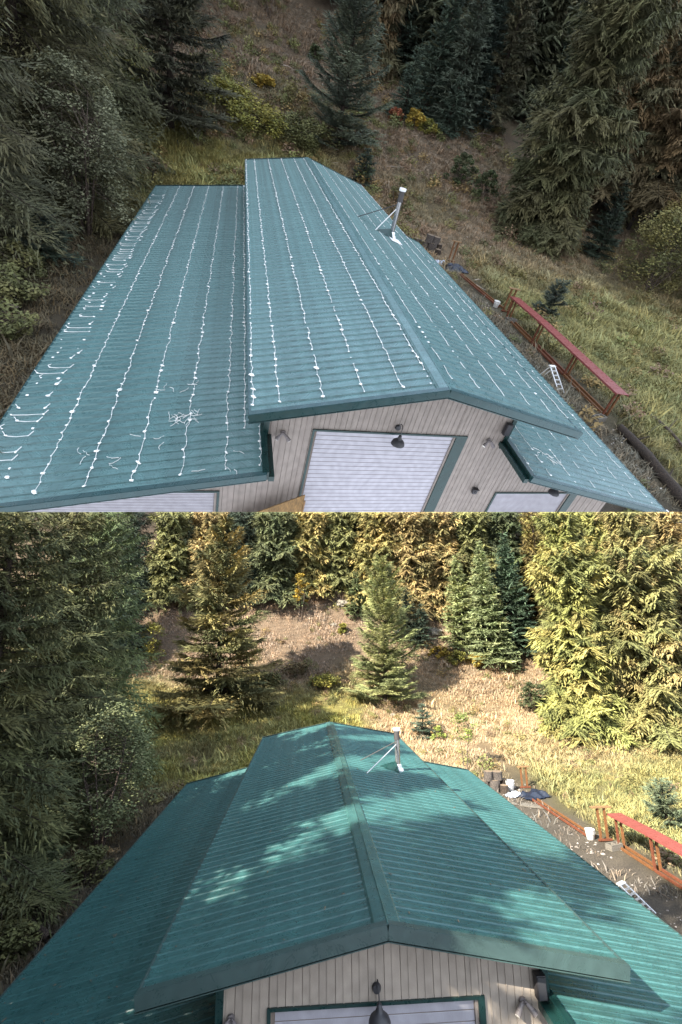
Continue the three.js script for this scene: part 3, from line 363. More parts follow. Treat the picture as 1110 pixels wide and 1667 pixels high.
function log(name, far, pts, r0, r1, m, lab, extra = []) { const p0 = V(...pts[0]), c = new THREE.CatmullRomCurve3(pts.map((p) => V(...p).sub(p0))), n = 9, seg = 18, fr = c.computeFrenetFrames(seg), pos = [], idx = []; for (let i = 0; i <= seg; i++) { const q = c.getPoint(i / seg), r = mix(r0, r1, i / seg); for (let k = 0; k <= n; k++) { const a = k / n * 6.283, f = r * (1 + 0.14 * noise(i * 0.5 + r0 * 50, k * 0.9)); pos.push(q.x + (fr.normals[i].x * Math.cos(a) + fr.binormals[i].x * Math.sin(a)) * f, q.y + (fr.normals[i].y * Math.cos(a) + fr.binormals[i].y * Math.sin(a)) * f, q.z + (fr.normals[i].z * Math.cos(a) + fr.binormals[i].z * Math.sin(a)) * f); } } for (let i = 0; i < seg; i++) for (let k = 0; k < n; k++) { const a = i * (n + 1) + k, b = a + n + 1; idx.push(a, b, a + 1, a + 1, b, b + 1); } const g = new THREE.BufferGeometry(); g.setAttribute('position', new THREE.Float32BufferAttribute(pos, 3)); g.setIndex(idx); g.computeVertexNormals(); const t = thing(name, lab, 'log', pts[0], { far }); part('stem', boxUV(g, 0.7), m, t); for (const e of extra) part('branch', rod(c.getPoint(e[0]), c.getPoint(e[0]).add(V(e[1], e[2], e[3])), r0 * 0.35, r0 * 0.12, 6), m, t); return t; }
const gp = (far, x, z, up = 0.2) => [x, (far ? farH : nearH)(x, z) + up, z];
log('fallen_log', true, [gp(true, 17.2, -11.2, 0.15), gp(true, 16.9, -8.5, 0.3), gp(true, 16.7, -5.5, 0.15), gp(true, 16.2, -2.2, 0.3)], 0.22, 0.34, M.bark, 'thick dark fallen log below the teal lean-to corner', [[0.2, 0.6, 0.5, 0.2], [0.6, 0.5, 0.4, -0.5]]);
log('dead_branch', true, [gp(true, 20.8, -13.4, 0.3), gp(true, 20.4, -10.8, 0.5), gp(true, 20.2, -8.6, 0.35), gp(true, 19.6, -6.2, 0.3)], 0.10, 0.05, M.barkPale, 'bare grey dead branch in the brush above the thick log', [[0.3, 0.8, 0.5, -0.6], [0.55, -0.6, 0.5, 0.3], [0.75, 0.8, 0.4, 0.5], [0.9, -0.5, 0.3, 0.6]]);
log('fallen_log', true, [gp(true, -18.2, -17.6, 0.3), gp(true, -16.8, -16.2, 0.35), gp(true, -15.3, -14.9, 0.25)], 0.22, 0.16, M.barkPale, 'brown fallen log in the brush at the edge of the upper scene', [[0.4, 0.2, 0.6, 0.5]]);
log('fallen_log', false, [gp(false, -15.5, -15.6, 0.3), gp(false, -14.2, -14.6, 0.32), gp(false, -12.4, -13.3, 0.22)], 0.24, 0.17, M.barkPale, 'pinkish brown fallen log in the brush beside the dark lean-to roof', [[0.3, -0.3, 0.8, 0.3], [0.2, 0.1, 0.7, -0.4]]);
log('dead_branch', false, [gp(false, -14.6, -17.0, 0.2), gp(false, -14.0, -16.9, 1.1), gp(false, -13.5, -16.6, 1.5)], 0.06, 0.03, M.barkPale, 'forked grey dead branch standing above the pinkish log', [[0.5, 0.4, 0.6, 0.2], [0.7, -0.5, 0.3, 0.2], [0.9, 0.5, -0.3, 0.1]]);
log('fallen_log', false, [gp(false, 20.5, -40.2, 0.15), gp(false, 22.4, -38.6, 0.2), gp(false, 24.0, -37.6, 0.15)], 0.12, 0.08, M.rock, 'pale bleached stick lying across the tan meadow, lower scene', [[0.4, 1.0, 0.3, -0.6]]);
log('dead_branch', false, [gp(false, 33.2, -65.6, 0.4), gp(false, 35.2, -66.0, 1.0), gp(false, 37.4, -66.2, 1.3)], 0.14, 0.05, M.rock, 'bleached dead branches under the golden larch, lower scene', [[0.2, -1.2, 0.8, 0.4], [0.3, 1.2, -0.5, 0.8], [0.6, 0.6, 1.2, 0.2], [0.8, 1.4, 0.5, 0.3]]);
log('dead_branch', true, [gp(true, 27.0, -74.5, 0.5), gp(true, 28.6, -75.6, 0.9), gp(true, 30.5, -76.0, 1.0)], 0.12, 0.05, M.barkPale, 'grey dead branches at the foot of the brown larch, upper scene', [[0.2, -1.0, 0.7, 0.4], [0.5, 0.8, 0.9, 0.2]]);
function rock(far, x, z, r, lab, seed) { const g = new THREE.IcosahedronGeometry(r, 2), p = g.attributes.position; for (let i = 0; i < p.count; i++) { const v = V(p.getX(i), p.getY(i), p.getZ(i)), f = 1 + 0.3 * noise(v.x / r * 1.3 + seed, v.y / r * 1.3 + v.z / r); p.setXYZ(i, v.x * f * 1.2, v.y * f * 0.7, v.z * f); } g.computeVertexNormals(); single('rock', boxUV(g, 0.6), M.rock, lab, 'rock', onGround(far, x, z), { far, turn: seed }); }
rock(false, 4.4, -76.0, 1.0, 'white boulder at the forest edge above the dry slope, lower scene', 1); rock(false, 2.6, -72.4, 0.6, 'pale rock in the dry slope below the boulder, lower scene', 2); rock(false, 19.2, -70.5, 1.1, 'pale slab of rock between young firs, lower scene', 3); rock(false, -16.6, -60.5, 1.0, 'grey rock in the meadow behind the tiered spruce, lower scene', 4); rock(true, 3.2, -66.5, 0.35, 'small pale rock in the brush behind the teal ridge', 6); rock(false, 9.0, -53.0, 0.4, 'small white stone below the young pine, lower scene', 7);
log('wooden_stake', true, [gp(true, -13.0, -44.5, -0.1), gp(true, -12.95, -44.5, 0.7), gp(true, -12.9, -44.5, 1.3)], 0.07, 0.05, M.barkDark, 'dark wooden stake behind the corner of the teal lean-to roof');

// ------------------------------------------------------------------ trees
// A soup of small triangles, each a spray of needles or a leaf, with its own colour.
class Soup {
  constructor() { this.p = []; this.c = []; }
  spray(x, y, z, dx, dy, dz, len, wid, r, g, b, rnd) {       // a pointed spray from (x, y, z) along d
    let ax = dy * 0.3 - dz, ay = dz * (rnd() - 0.5) * 1.6 - dx * 0.3 + (rnd() - 0.5) * 0.9, az = dx; const al = Math.hypot(ax, ay, az) || 1, k = wid / al * 0.5; ax *= k; ay *= k; az *= k;
    this.p.push(x - ax, y - ay, z - az, x + ax, y + ay, z + az, x + dx * len, y + dy * len, z + dz * len); for (let i = 0; i < 3; i++) this.c.push(r, g, b);
  }
  leaf(x, y, z, s, r, g, b, rnd) {                             // a four-cornered leaf turned at random, mostly face up
    const a = rnd() * 6.283, t = (rnd() - 0.5) * 2.0, ux = Math.cos(a), uz = Math.sin(a), vx = -uz * Math.cos(t), vy = Math.sin(t), vz = ux * Math.cos(t), h = s * 0.62, uy = (rnd() - 0.5) * 0.8;
    const A = [x - ux * s, y - uy * s, z - uz * s], B = [x + vx * h, y + vy * h, z + vz * h], D = [x + ux * s, y + uy * s, z + uz * s], E = [x - vx * h, y - vy * h, z - vz * h];
    this.p.push(...A, ...B, ...D, ...A, ...D, ...E); for (let i = 0; i < 6; i++) this.c.push(r, g, b);
  }
  geometry() { const g = new THREE.BufferGeometry(); g.setAttribute('position', new THREE.BufferAttribute(new Float32Array(this.p), 3)); g.setAttribute('color', new THREE.BufferAttribute(new Float32Array(this.c), 3)); return g; }
}
function stem(pts, radii, n = 7) {                            // tapered round limb through pts
  const pos = [], idx = [], a = V(), u = V(), w = V();
  for (let i = 0; i < pts.length; i++) { a.subVectors(pts[Math.min(i + 1, pts.length - 1)], pts[Math.max(i - 1, 0)]).normalize(); u.set(Math.abs(a.y) > 0.9 ? 1 : 0, Math.abs(a.y) > 0.9 ? 0 : 1, 0).cross(a).normalize(); w.crossVectors(a, u); for (let k = 0; k < n; k++) { const t = k / n * 6.2832, r = radii[i]; pos.push(pts[i].x + (u.x * Math.cos(t) + w.x * Math.sin(t)) * r, pts[i].y + (u.y * Math.cos(t) + w.y * Math.sin(t)) * r, pts[i].z + (u.z * Math.cos(t) + w.z * Math.sin(t)) * r); } }
  for (let i = 0; i + 1 < pts.length; i++) for (let k = 0; k < n; k++) { const m = (k + 1) % n, p = i * n + k, q = i * n + m, r = p + n, s = q + n; idx.push(p, q, r, q, s, r); }
  const g = new THREE.BufferGeometry(); g.setAttribute('position', new THREE.Float32BufferAttribute(pos, 3)); g.setIndex(idx); g.computeVertexNormals(); return g.toNonIndexed();
}
// kinds of conifer: how the boughs stand, droop and carry their sprays
const KIND = {
  spruce: { prof: (t) => Math.pow(1 - t, 0.75), rise: [-0.25, 0.55], droop: 0.55, tip: 0.32, whorl: 0.55, per: 6, side: 0.42, sprays: 1.0, len: 0.40, wid: 0.10, hang: 0.45, cols: [[0.078, 0.086, 0.030], [0.092, 0.094, 0.034], [0.066, 0.076, 0.030], [0.108, 0.104, 0.036]], from: 0.04 },
  tiered: { prof: (t) => 0.92 * Math.pow(1 - t, 0.72) * (0.8 + 0.2 * Math.sin(t * 55)), rise: [-0.12, 0.6], droop: 0.25, tip: 0.30, whorl: 1.0, per: 9, side: 0.46, sprays: 1.25, len: 0.44, wid: 0.13, hang: 0.10, cols: [[0.068, 0.070, 0.026], [0.090, 0.082, 0.030], [0.056, 0.062, 0.026], [0.115, 0.095, 0.035]], from: 0.07, bare: 0.22 },
  pine: { prof: (t) => Math.pow(1 - t, 0.6) * (0.85 + 0.15 * Math.sin(t * 40)), rise: [0.0, 0.9], droop: 0.12, tip: 0.25, whorl: 0.75, per: 7, side: 0.38, sprays: 1.1, len: 0.42, wid: 0.09, hang: 0.0, cols: [[0.080, 0.098, 0.050], [0.098, 0.108, 0.055], [0.066, 0.084, 0.044]], from: 0.02 },
  fir: { prof: (t) => Math.pow(1 - t, 0.85), rise: [-0.05, 0.5], droop: 0.18, tip: 0.12, whorl: 0.5, per: 7, side: 0.4, sprays: 1.0, len: 0.36, wid: 0.10, hang: 0.1, cols: [[0.060, 0.088, 0.046], [0.072, 0.098, 0.054], [0.050, 0.076, 0.042]], from: 0.02 },
  cedar: { prof: (t) => Math.pow(1 - t, 0.45) * (0.8 + 0.2 * Math.sin(t * 23 + 1)), rise: [0.1, 0.7], droop: 0.75, tip: 0.35, whorl: 0.5, per: 6, side: 0.34, sprays: 1.1, len: 0.50, wid: 0.16, hang: 0.75, cols: [[0.110, 0.098, 0.034], [0.085, 0.088, 0.032], [0.140, 0.110, 0.040], [0.070, 0.074, 0.030]], from: 0.03 },
  larch: { prof: (t) => Math.pow(1 - t, 0.7), rise: [-0.05, 0.5], droop: 0.25, tip: 0.15, whorl: 0.85, per: 7, side: 0.25, sprays: 0.8, len: 0.38, wid: 0.10, hang: 0.25, cols: [[0.170, 0.130, 0.040], [0.140, 0.110, 0.040], [0.200, 0.150, 0.045]], from: 0.06 },
};
function conifer(kind, o) {
  const k = { ...KIND[kind], ...o }, rnd = mulberry(o.seed), H = o.H, R = o.R, soup = new Soup(), wood = [], gold = 2.39996, cols = k.cols, D = o.detail ?? 1, sc = o.spray ?? 1;
  const lean = o.lean || [0, 0], bend = (y) => [lean[0] * y + 0.15 * Math.sin(y * 0.21 + o.seed), lean[1] * y + 0.15 * Math.cos(y * 0.17 + o.seed * 2)];
  const tp = [], tr = []; for (let i = 0; i <= 14; i++) { const y = H * i / 14, [bx_, bz] = bend(y), f = 1 - i / 14; tp.push(V(bx_, y - 0.3 * (i === 0), bz)); tr.push((H * 0.0135 + 0.05) * (0.12 + 0.88 * f) * (i === 0 ? 1.35 : 1)); } wood.push(stem(tp, tr, 9));
  const top = Math.min(1, o.cutY ? o.cutY / H : 1), n = Math.max(6, Math.round(H * (1 - k.from) / k.whorl * 0.9)); let az = rnd() * 6.28;
  for (let i = 0; i < n; i++) {
    const t0 = i / n, t = k.from + (1 - k.from) * t0; if (t > top + 0.06) break; const per = k.per - (t0 > 0.8 ? 2 : 0);
    for (let b = 0; b < per; b++) {
      az += gold + (rnd() - 0.5) * 0.5; const tt = clamp(t + (rnd() - 0.5) * k.whorl * 0.8 / H), y0 = H * tt, u = (tt - k.from) / (1 - k.from), L = Math.max(0.25, R * k.prof(clamp(u)) * (0.9 + 0.55 * rnd())) * (rnd() < 0.06 ? 0.55 : 1), el = mix(k.rise[0], k.rise[1], u) + (rnd() - 0.5) * 0.25, ca = Math.cos(az), sa = Math.sin(az), [bx_, bz] = bend(y0);
      const P = (s) => [bx_ + ca * L * s * (1 - 0.12 * s), y0 + L * (s * Math.sin(el) - k.droop * s * s * (1 - u * 0.7) + k.tip * s * s * s), bz + sa * L * s * (1 - 0.12 * s)];
      if (L > 0.8) { const q = [0, 0.35, 0.7, 1].map((s) => V(...P(s))); wood.push(stem(q, [0.05, 0.035, 0.022, 0.008].map((r) => r * (0.5 + L * 0.16)), 4)); }
      const base = cols[Math.floor(rnd() * cols.length)], tone = 0.72 + 0.56 * rnd(), sz = 0.7 + 0.7 * rnd(), near = o.near ? o.near(...P(0.8), ca, sa) : 1, m = Math.max(5, Math.round(L * 24 * k.sprays * D * near / sc)), bare = (k.bare ?? 0.12) * clamp(1 - u * 1.2);
      for (let j = 0; j < m; j++) {
        const s = bare + (1 - bare) * Math.pow((j + rnd()) / m, 0.85), [px, py, pz] = P(s), side = (rnd() < 0.5 ? -1 : 1), w = L * k.side * (0.25 + 0.75 * Math.sin(Math.min(1, s * 1.15) * Math.PI * 0.82)) * rnd(), fw = 0.45 + 0.3 * rnd();
        // a twig leaving the bough sideways and forwards, with sprays along it
        const tx = -sa * side * w + ca * w * fw, tz = ca * side * w + sa * w * fw, hangs = rnd() < k.hang, dy = hangs ? -w * (0.5 + rnd() * 0.8) - rnd() * 0.25 : (rnd() - 0.35) * 0.16 * (1 + w), q = 3;
        for (let e = 0; e < q; e++) {
          const f = (e + rnd()) / q, x = px + tx * f, y = py + dy * f * f, z = pz + tz * f; let dx = tx / (w + 0.01) + (rnd() - 0.5) * 1.1 + ca * 0.35, ddy = (hangs ? -0.9 : 0.12) + (rnd() - 0.5) * 0.8, dz = tz / (w + 0.01) + (rnd() - 0.5) * 1.1 + sa * 0.35; const l = Math.hypot(dx, ddy, dz) || 1, v = tone * (0.72 + 0.56 * rnd());
          soup.spray(x, y, z, dx / l, ddy / l, dz / l, 1.2 * sz * k.len * sc * (0.6 + 0.7 * rnd()), (near < 0.6 ? 1.7 : 1.0) * k.wid * sc * (0.7 + 0.6 * rnd()), base[0] * v, base[1] * v, base[2] * v, rnd);
        }
      }
    }
  }
  for (let i = 0; i < 16; i++) { const y = H * (k.from * 0.3 + rnd() * 0.4), a = rnd() * 6.28, l = R * (0.2 + 0.45 * rnd()), [bx_, bz] = bend(y); wood.push(stem([V(bx_, y, bz), V(bx_ + Math.cos(a) * l * 0.5, y - 0.05 * l, bz + Math.sin(a) * l * 0.5), V(bx_ + Math.cos(a + 0.2) * l, y - 0.25 * l * rnd(), bz + Math.sin(a + 0.2) * l)], [0.035, 0.022, 0.006], 4)); }   // dead limbs
  return { leaf: soup.geometry(), wood: mergeGeometries(wood) };
}
function broadleaf(o) {                                       // a many-stemmed shrub: clumps of leaves carried on forking stems
  const rnd = mulberry(o.seed), soup = new Soup(), wood = [], { H, R } = o, clumps = o.clumps || 60, per = o.per || 120, size = o.size || 0.11, cols = o.cols;
  const stems = o.stems || 5, tips = [], thick = o.thick || 0.05;
  for (let i = 0; i < stems; i++) { const a = i / stems * 6.28 + rnd(), r = R * 0.55 * (0.3 + rnd()), h = H * (0.55 + 0.4 * rnd()); const q = [V(Math.cos(a) * 0.15, -0.1, Math.sin(a) * 0.15), V(Math.cos(a) * r * 0.4, h * 0.35, Math.sin(a) * r * 0.4), V(Math.cos(a) * r * 0.8, h * 0.7, Math.sin(a) * r * 0.8), V(Math.cos(a) * r, h, Math.sin(a) * r)]; wood.push(stem(q, [1.3, 1, 0.6, 0.2].map((v) => v * thick), 5)); tips.push(q); }
  for (let i = 0; i < clumps; i++) {
    const a = rnd() * 6.28, y = H * ((o.low ?? 0.18) + (1 - (o.low ?? 0.18)) * Math.pow(rnd(), 0.8)), f = y / H, rr = R * Math.sqrt(Math.max(0.05, 1 - Math.pow((f - 0.45) / 0.58, 2))) * Math.sqrt(0.15 + 0.85 * rnd()) * (0.85 + 0.3 * noise(a * 2 + o.seed, f * 3)), cx = Math.cos(a) * rr, cz = Math.sin(a) * rr, cr = R * (o.cr || 0.24) * (0.6 + 0.7 * rnd());
    const q = tips[Math.floor(rnd() * stems)], j = V().lerpVectors(q[1], q[3], clamp(f - 0.1)); wood.push(stem([j, V(mix(j.x, cx, 0.5), mix(j.y, y, 0.45), mix(j.z, cz, 0.5)), V(cx, y, cz)], [0.4, 0.25, 0.1].map((v) => v * thick), 4));
    const base = cols[Math.floor(rnd() * cols.length)], tone = 0.8 + 0.4 * rnd();
    for (let k = 0; k < per; k++) { const u = rnd() * 2 - 1, b = rnd() * 6.28, r3 = cr * Math.cbrt(rnd()), s = Math.sqrt(1 - u * u), v = tone * (0.7 + 0.6 * rnd()); soup.leaf(cx + r3 * s * Math.cos(b), y + r3 * u * 0.75, cz + r3 * s * Math.sin(b), size * (0.6 + 0.7 * rnd()), base[0] * v, base[1] * v, base[2] * v, rnd); }
  }
  return { leaf: soup.geometry(), wood: mergeGeometries(wood) };
}
const FLAT = (g) => { g.computeVertexNormals(); return g; };
let seedNo = 100;
function plant(name, label, category, far, x, z, shape, o = {}) {
  const h = (far ? farH : nearH)(x, z), at = V(x, h, z), t = thing(name, label, category, [x, h, z], { far, group: o.group, turn: far ? o.turn : 0 });
  let { leaf, wood } = shape; if (!far && !o.whole) { leaf = clipCrest(leaf, at); wood = clipCrest(wood, at); }
  if (!leaf.attributes.normal) FLAT(leaf);
  part('trunk', wood.attributes.uv ? wood : boxUV(wood, 0.7), o.bark || M.bark, t); part(o.crownName || 'crown', leaf, M.leaf, t); return t;
}
const NAMES = { spruce: 'spruce_tree', tiered: 'spruce_tree', pine: 'pine_tree', fir: 'fir_tree', cedar: 'cedar_tree', larch: 'larch_tree' };
// full detail where a bough can be seen from near the viewpoint, coarser sprays behind the trunk or well out of the picture
function coarseness(far, x, z) {
  const base = V(x, (far ? farH : nearH)(x, z), z), cam = far ? V(-5.70, 5.27, 10.88) : CAM, cx = cam.x - x, cz = cam.z - z, l = Math.hypot(cx, cz), p = V();
  return (px, py, pz, ca, sa) => { p.set(px, py, pz).add(base); if (far) p.applyMatrix4(FAR); p.sub(CAM); const d = p.dot(FWD), u = Math.abs(p.dot(RIGHT)) / d, v = Math.abs(p.dot(UP)) / d; return (d < 0 || u > 0.80 || v > 1.16 ? 0.3 : 1) * ((ca * cx + sa * cz) / l < -0.25 ? 0.5 : 1); };
}
function tree(kind, far, x, z, H, R, label, o = {}) { o.near ||= o.whole ? null : coarseness(far, x, z); return plant(NAMES[kind], label, 'tree', far, x, z, conifer(kind, { H, R, seed: o.seed || seedNo++, cutY: far || o.whole ? 0 : (CREST - UP.x * x - UP.z * z) / UP.y - nearH(x, z) + 2, ...o }), o); }
function shrub(far, x, z, H, R, label, o = {}) { return plant(o.name || 'shrub', label, o.category || 'shrub', far, x, z, broadleaf({ H, R, seed: o.seed || seedNo++, ...o }), { crownName: 'foliage', bark: M.barkPale, ...o }); }
const GREEN = [[0.070, 0.092, 0.034], [0.085, 0.100, 0.045], [0.060, 0.080, 0.032]], OLIVE = [[0.10, 0.105, 0.035], [0.12, 0.115, 0.040], [0.085, 0.09, 0.03]], YELLOW = [[0.34, 0.24, 0.035], [0.28, 0.21, 0.035], [0.40, 0.27, 0.04]], LIME = [[0.20, 0.19, 0.035], [0.16, 0.165, 0.035], [0.24, 0.21, 0.04]], BLUE = [[0.060, 0.088, 0.058], [0.072, 0.100, 0.066], [0.050, 0.076, 0.050]], DARK = [[0.026, 0.042, 0.024], [0.034, 0.050, 0.028], [0.030, 0.045, 0.030]], GOLD = [[0.30, 0.245, 0.085], [0.25, 0.215, 0.07], [0.19, 0.18, 0.06], [0.34, 0.26, 0.09]], RUST = [[0.15, 0.10, 0.045], [0.11, 0.085, 0.04], [0.085, 0.078, 0.036]], AMBER = [[0.29, 0.21, 0.085], [0.23, 0.18, 0.07], [0.33, 0.245, 0.10], [0.18, 0.155, 0.06]], WOODS = [[0.15, 0.155, 0.055], [0.18, 0.175, 0.06], [0.125, 0.13, 0.045]], SUNNY = [[0.25, 0.245, 0.07], [0.20, 0.21, 0.06], [0.29, 0.255, 0.08], [0.15, 0.16, 0.05]];

// --- lower scene: the near spruces that shade the roof
tree('spruce', false, -20.2, -26.5, 30, 6.0, 'large drooping dark spruce behind the leafy shrub, lower scene', { detail: 1.25, spray: 0.9 });
tree('spruce', false, -17.6, -15.0, 27, 4.6, 'dark spruce at the picture edge nearest the fallen pinkish log, lower scene', { detail: 1.2, spray: 0.85 });
tree('spruce', false, -21.6, -36.0, 31, 6.6, 'mid green spruce just behind the large drooping one, lower scene', { detail: 1.0, cols: [[0.089, 0.118, 0.043], [0.106, 0.129, 0.045], [0.074, 0.103, 0.043]] });
tree('spruce', false, -25.0, -22.0, 28, 5.5, 'dark spruce half hidden behind the large drooping one, lower scene', { detail: 0.8 });
tree('spruce', false, -27.0, -45.0, 32, 6.2, 'blue green spruce farthest back in the dark row, lower scene', { cols: BLUE, detail: 0.7, spray: 1.2 });
tree('fir', false, -15.6, -17.6, 3.4, 1.9, 'low young fir under the dark spruces beside the lean-to, lower scene', { cols: GREEN, spray: 0.7, detail: 1.4 });
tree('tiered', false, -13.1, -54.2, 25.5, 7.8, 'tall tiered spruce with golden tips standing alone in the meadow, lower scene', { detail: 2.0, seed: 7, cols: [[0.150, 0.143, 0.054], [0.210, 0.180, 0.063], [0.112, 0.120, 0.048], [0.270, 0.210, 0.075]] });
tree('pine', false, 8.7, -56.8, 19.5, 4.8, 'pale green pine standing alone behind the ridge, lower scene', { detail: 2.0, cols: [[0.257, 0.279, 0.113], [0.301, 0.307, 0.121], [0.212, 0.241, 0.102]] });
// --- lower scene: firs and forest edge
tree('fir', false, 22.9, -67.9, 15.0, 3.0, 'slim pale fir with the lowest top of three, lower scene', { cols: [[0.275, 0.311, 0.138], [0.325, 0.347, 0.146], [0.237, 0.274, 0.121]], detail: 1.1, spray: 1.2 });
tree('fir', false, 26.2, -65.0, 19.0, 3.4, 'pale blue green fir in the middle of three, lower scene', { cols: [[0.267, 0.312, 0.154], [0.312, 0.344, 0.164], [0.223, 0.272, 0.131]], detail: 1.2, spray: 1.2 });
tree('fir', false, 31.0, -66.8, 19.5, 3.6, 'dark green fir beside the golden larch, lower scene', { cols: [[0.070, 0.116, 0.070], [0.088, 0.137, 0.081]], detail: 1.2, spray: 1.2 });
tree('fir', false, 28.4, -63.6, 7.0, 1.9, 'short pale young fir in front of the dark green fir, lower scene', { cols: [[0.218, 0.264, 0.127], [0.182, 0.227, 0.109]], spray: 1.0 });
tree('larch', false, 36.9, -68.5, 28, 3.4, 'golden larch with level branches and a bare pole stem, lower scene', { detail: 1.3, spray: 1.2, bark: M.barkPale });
tree('fir', false, 16.6, -68.3, 6.5, 1.8, 'small blue green fir below the golden forest wall, lower scene', { cols: BLUE, spray: 1.0 }); tree('fir', false, 14.2, -68.8, 9, 2.2, 'dark small fir tucked against the pale pine, lower scene', { cols: DARK, spray: 1.0 });
tree('fir', false, 6.6, -73.6, 8, 1.8, 'bright young fir at the edge of the dry slope, lower scene', { cols: [[0.12, 0.15, 0.06], [0.10, 0.13, 0.055]], spray: 1.1 });
for (const [x, z, H, R, k, cols, lab] of [
  [-7.8, -77.2, 24, 4.6, 'cedar', [[0.095, 0.11, 0.045], [0.08, 0.098, 0.042], [0.11, 0.12, 0.05]], 'dense green conifer just behind the tip of the tiered spruce'],
  [-1.0, -78.2, 24, 3.6, 'cedar', GOLD, 'golden cedar directly behind the yellow sapling'],
  [4.6, -78.6, 25, 3.6, 'cedar', WOODS, 'olive cedar above the white boulder'],
  [10.6, -77.0, 26, 4.6, 'cedar', GOLD, 'broad golden cedar behind the pale pine'],
  [16.6, -75.6, 26, 4.6, 'cedar', AMBER, 'brownish gold cedar in the middle of the forest wall'],
  [22.2, -75.5, 26, 4.4, 'cedar', AMBER, 'amber brown cedar behind the slim fir'],
  [28.6, -75.2, 27, 4.2, 'cedar', WOODS, 'olive cedar rising behind the middle fir'],
  [34.4, -76.0, 26, 4.0, 'cedar', GREEN, 'green cedar behind the dark fir and the larch'],
  [41.5, -73.5, 27, 4.8, 'cedar', SUNNY, 'yellow green cedar behind the golden larch'],
  [-14.2, -77.8, 24, 3.8, 'spruce', DARK, 'dark spruce behind the tiered spruce'],
  [-20.2, -78.2, 24, 3.8, 'cedar', AMBER, 'brown tinged conifer with a pale stem between dark spruces'],
  [-26.5, -77.0, 24, 3.8, 'cedar', WOODS, 'sunlit olive conifer showing beside the dark spruce row'],
  [-33.0, -77.0, 24, 4.0, 'spruce', DARK, 'dark spruce at the far end of the forest wall'], [-30.5, -66.0, 24, 4.4, 'spruce', DARK, 'dark spruce closing the gap beside the dark row'], [-39.5, -72.0, 26, 5.0, 'spruce', GREEN, 'green spruce farthest behind the dark row']]) tree(k, false, x, z, H, R, lab + ', lower scene', { cols, R: R * 1.15, detail: 0.75, spray: 1.4, group: 'forest wall of the lower scene' });
for (const [x, z, cols, lab] of [[-17.5, -84, DARK, 'behind the dark spruce gap'], [-4.5, -84, GREEN, 'between the green and the golden cedar'], [1.8, -85, GOLD, 'between the golden and the olive cedar'], [7.6, -84, DARK, 'between the olive cedar and the broad golden one'], [13.6, -84, GOLD, 'over the middle of the forest wall'], [19.6, -83, AMBER, 'above the slim fir'], [25.4, -83, DARK, 'above the middle fir'], [31.6, -83, WOODS, 'above the dark fir'], [38.0, -83, GREEN, 'above the golden larch'], [-10.8, -85, WOODS, 'over the tiered spruce tip'], [-23.4, -85, DARK, 'over the brown tinged conifer'], [46, -82, WOODS, 'above the yellow green cedar']]) tree('cedar', false, x, z, 22, 4.2, 'second row conifer ' + lab + ', lower scene', { cols, detail: 0.45, spray: 1.9, group: 'second row of the lower forest' });
// --- lower scene: the big sunlit conifers
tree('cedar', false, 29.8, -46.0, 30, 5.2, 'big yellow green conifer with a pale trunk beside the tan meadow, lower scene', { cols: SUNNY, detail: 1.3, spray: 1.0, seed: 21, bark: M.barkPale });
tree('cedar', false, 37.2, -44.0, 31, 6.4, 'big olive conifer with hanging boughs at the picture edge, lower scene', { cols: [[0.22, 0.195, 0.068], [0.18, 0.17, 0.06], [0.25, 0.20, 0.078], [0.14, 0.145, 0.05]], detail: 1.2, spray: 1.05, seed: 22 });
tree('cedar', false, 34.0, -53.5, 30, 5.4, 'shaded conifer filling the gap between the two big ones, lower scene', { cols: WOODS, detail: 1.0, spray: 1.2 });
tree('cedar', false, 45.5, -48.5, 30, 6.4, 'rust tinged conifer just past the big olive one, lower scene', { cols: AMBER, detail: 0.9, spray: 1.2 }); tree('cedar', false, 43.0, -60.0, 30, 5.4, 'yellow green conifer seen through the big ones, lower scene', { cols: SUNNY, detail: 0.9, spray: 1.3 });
// --- lower scene: shrubs and saplings
shrub(false, -14.4, -23.4, 8.2, 3.4, 'tall leafy green shrub beside the dark lean-to roof, lower scene', { clumps: 95, per: 130, size: 0.085, cols: [[0.135, 0.155, 0.07], [0.11, 0.13, 0.055], [0.16, 0.175, 0.08]], stems: 7, thick: 0.06 });
shrub(false, 27.0, -53.0, 3.6, 2.1, 'round green bush at the foot of the big yellow green conifer, lower scene', { clumps: 40, per: 90, size: 0.12, cols: GREEN, low: 0.05 }); shrub(false, 29.4, -51.4, 3.2, 1.7, 'small green bush tucked under the big conifer, lower scene', { clumps: 30, per: 90, size: 0.11, cols: SUNNY, low: 0.05 });
shrub(false, -3.0, -73.1, 8.0, 1.7, 'yellow autumn sapling at the top of the dry slope, lower scene', { name: 'sapling', category: 'sapling', clumps: 26, per: 60, size: 0.16, cols: YELLOW, low: 0.4, stems: 2 });
shrub(false, 13.0, -37.4, 5.0, 1.5, 'thin green sapling just behind the roof and firewood, lower scene', { name: 'sapling', category: 'sapling', clumps: 22, per: 42, size: 0.10, cols: [[0.16, 0.20, 0.04], [0.13, 0.17, 0.04]], low: 0.5, stems: 2, thick: 0.04, cr: 0.3 });
tree('fir', false, 11.4, -47.2, 3.6, 1.4, 'little blue green fir behind the chimney pipe, lower scene', { cols: BLUE, spray: 0.8 }); shrub(false, 12.6, -45.6, 1.3, 1.0, 'low bright green bush beside the little fir, lower scene', { clumps: 14, per: 50, size: 0.11, cols: [[0.20, 0.24, 0.05]], low: 0.1 });
tree('pine', false, 22.0, -23.2, 3.0, 1.3, 'little pale pine in the sunny grass behind the red rack, lower scene', { cols: [[0.13, 0.16, 0.09], [0.11, 0.14, 0.08]], spray: 0.6, detail: 1.6 });
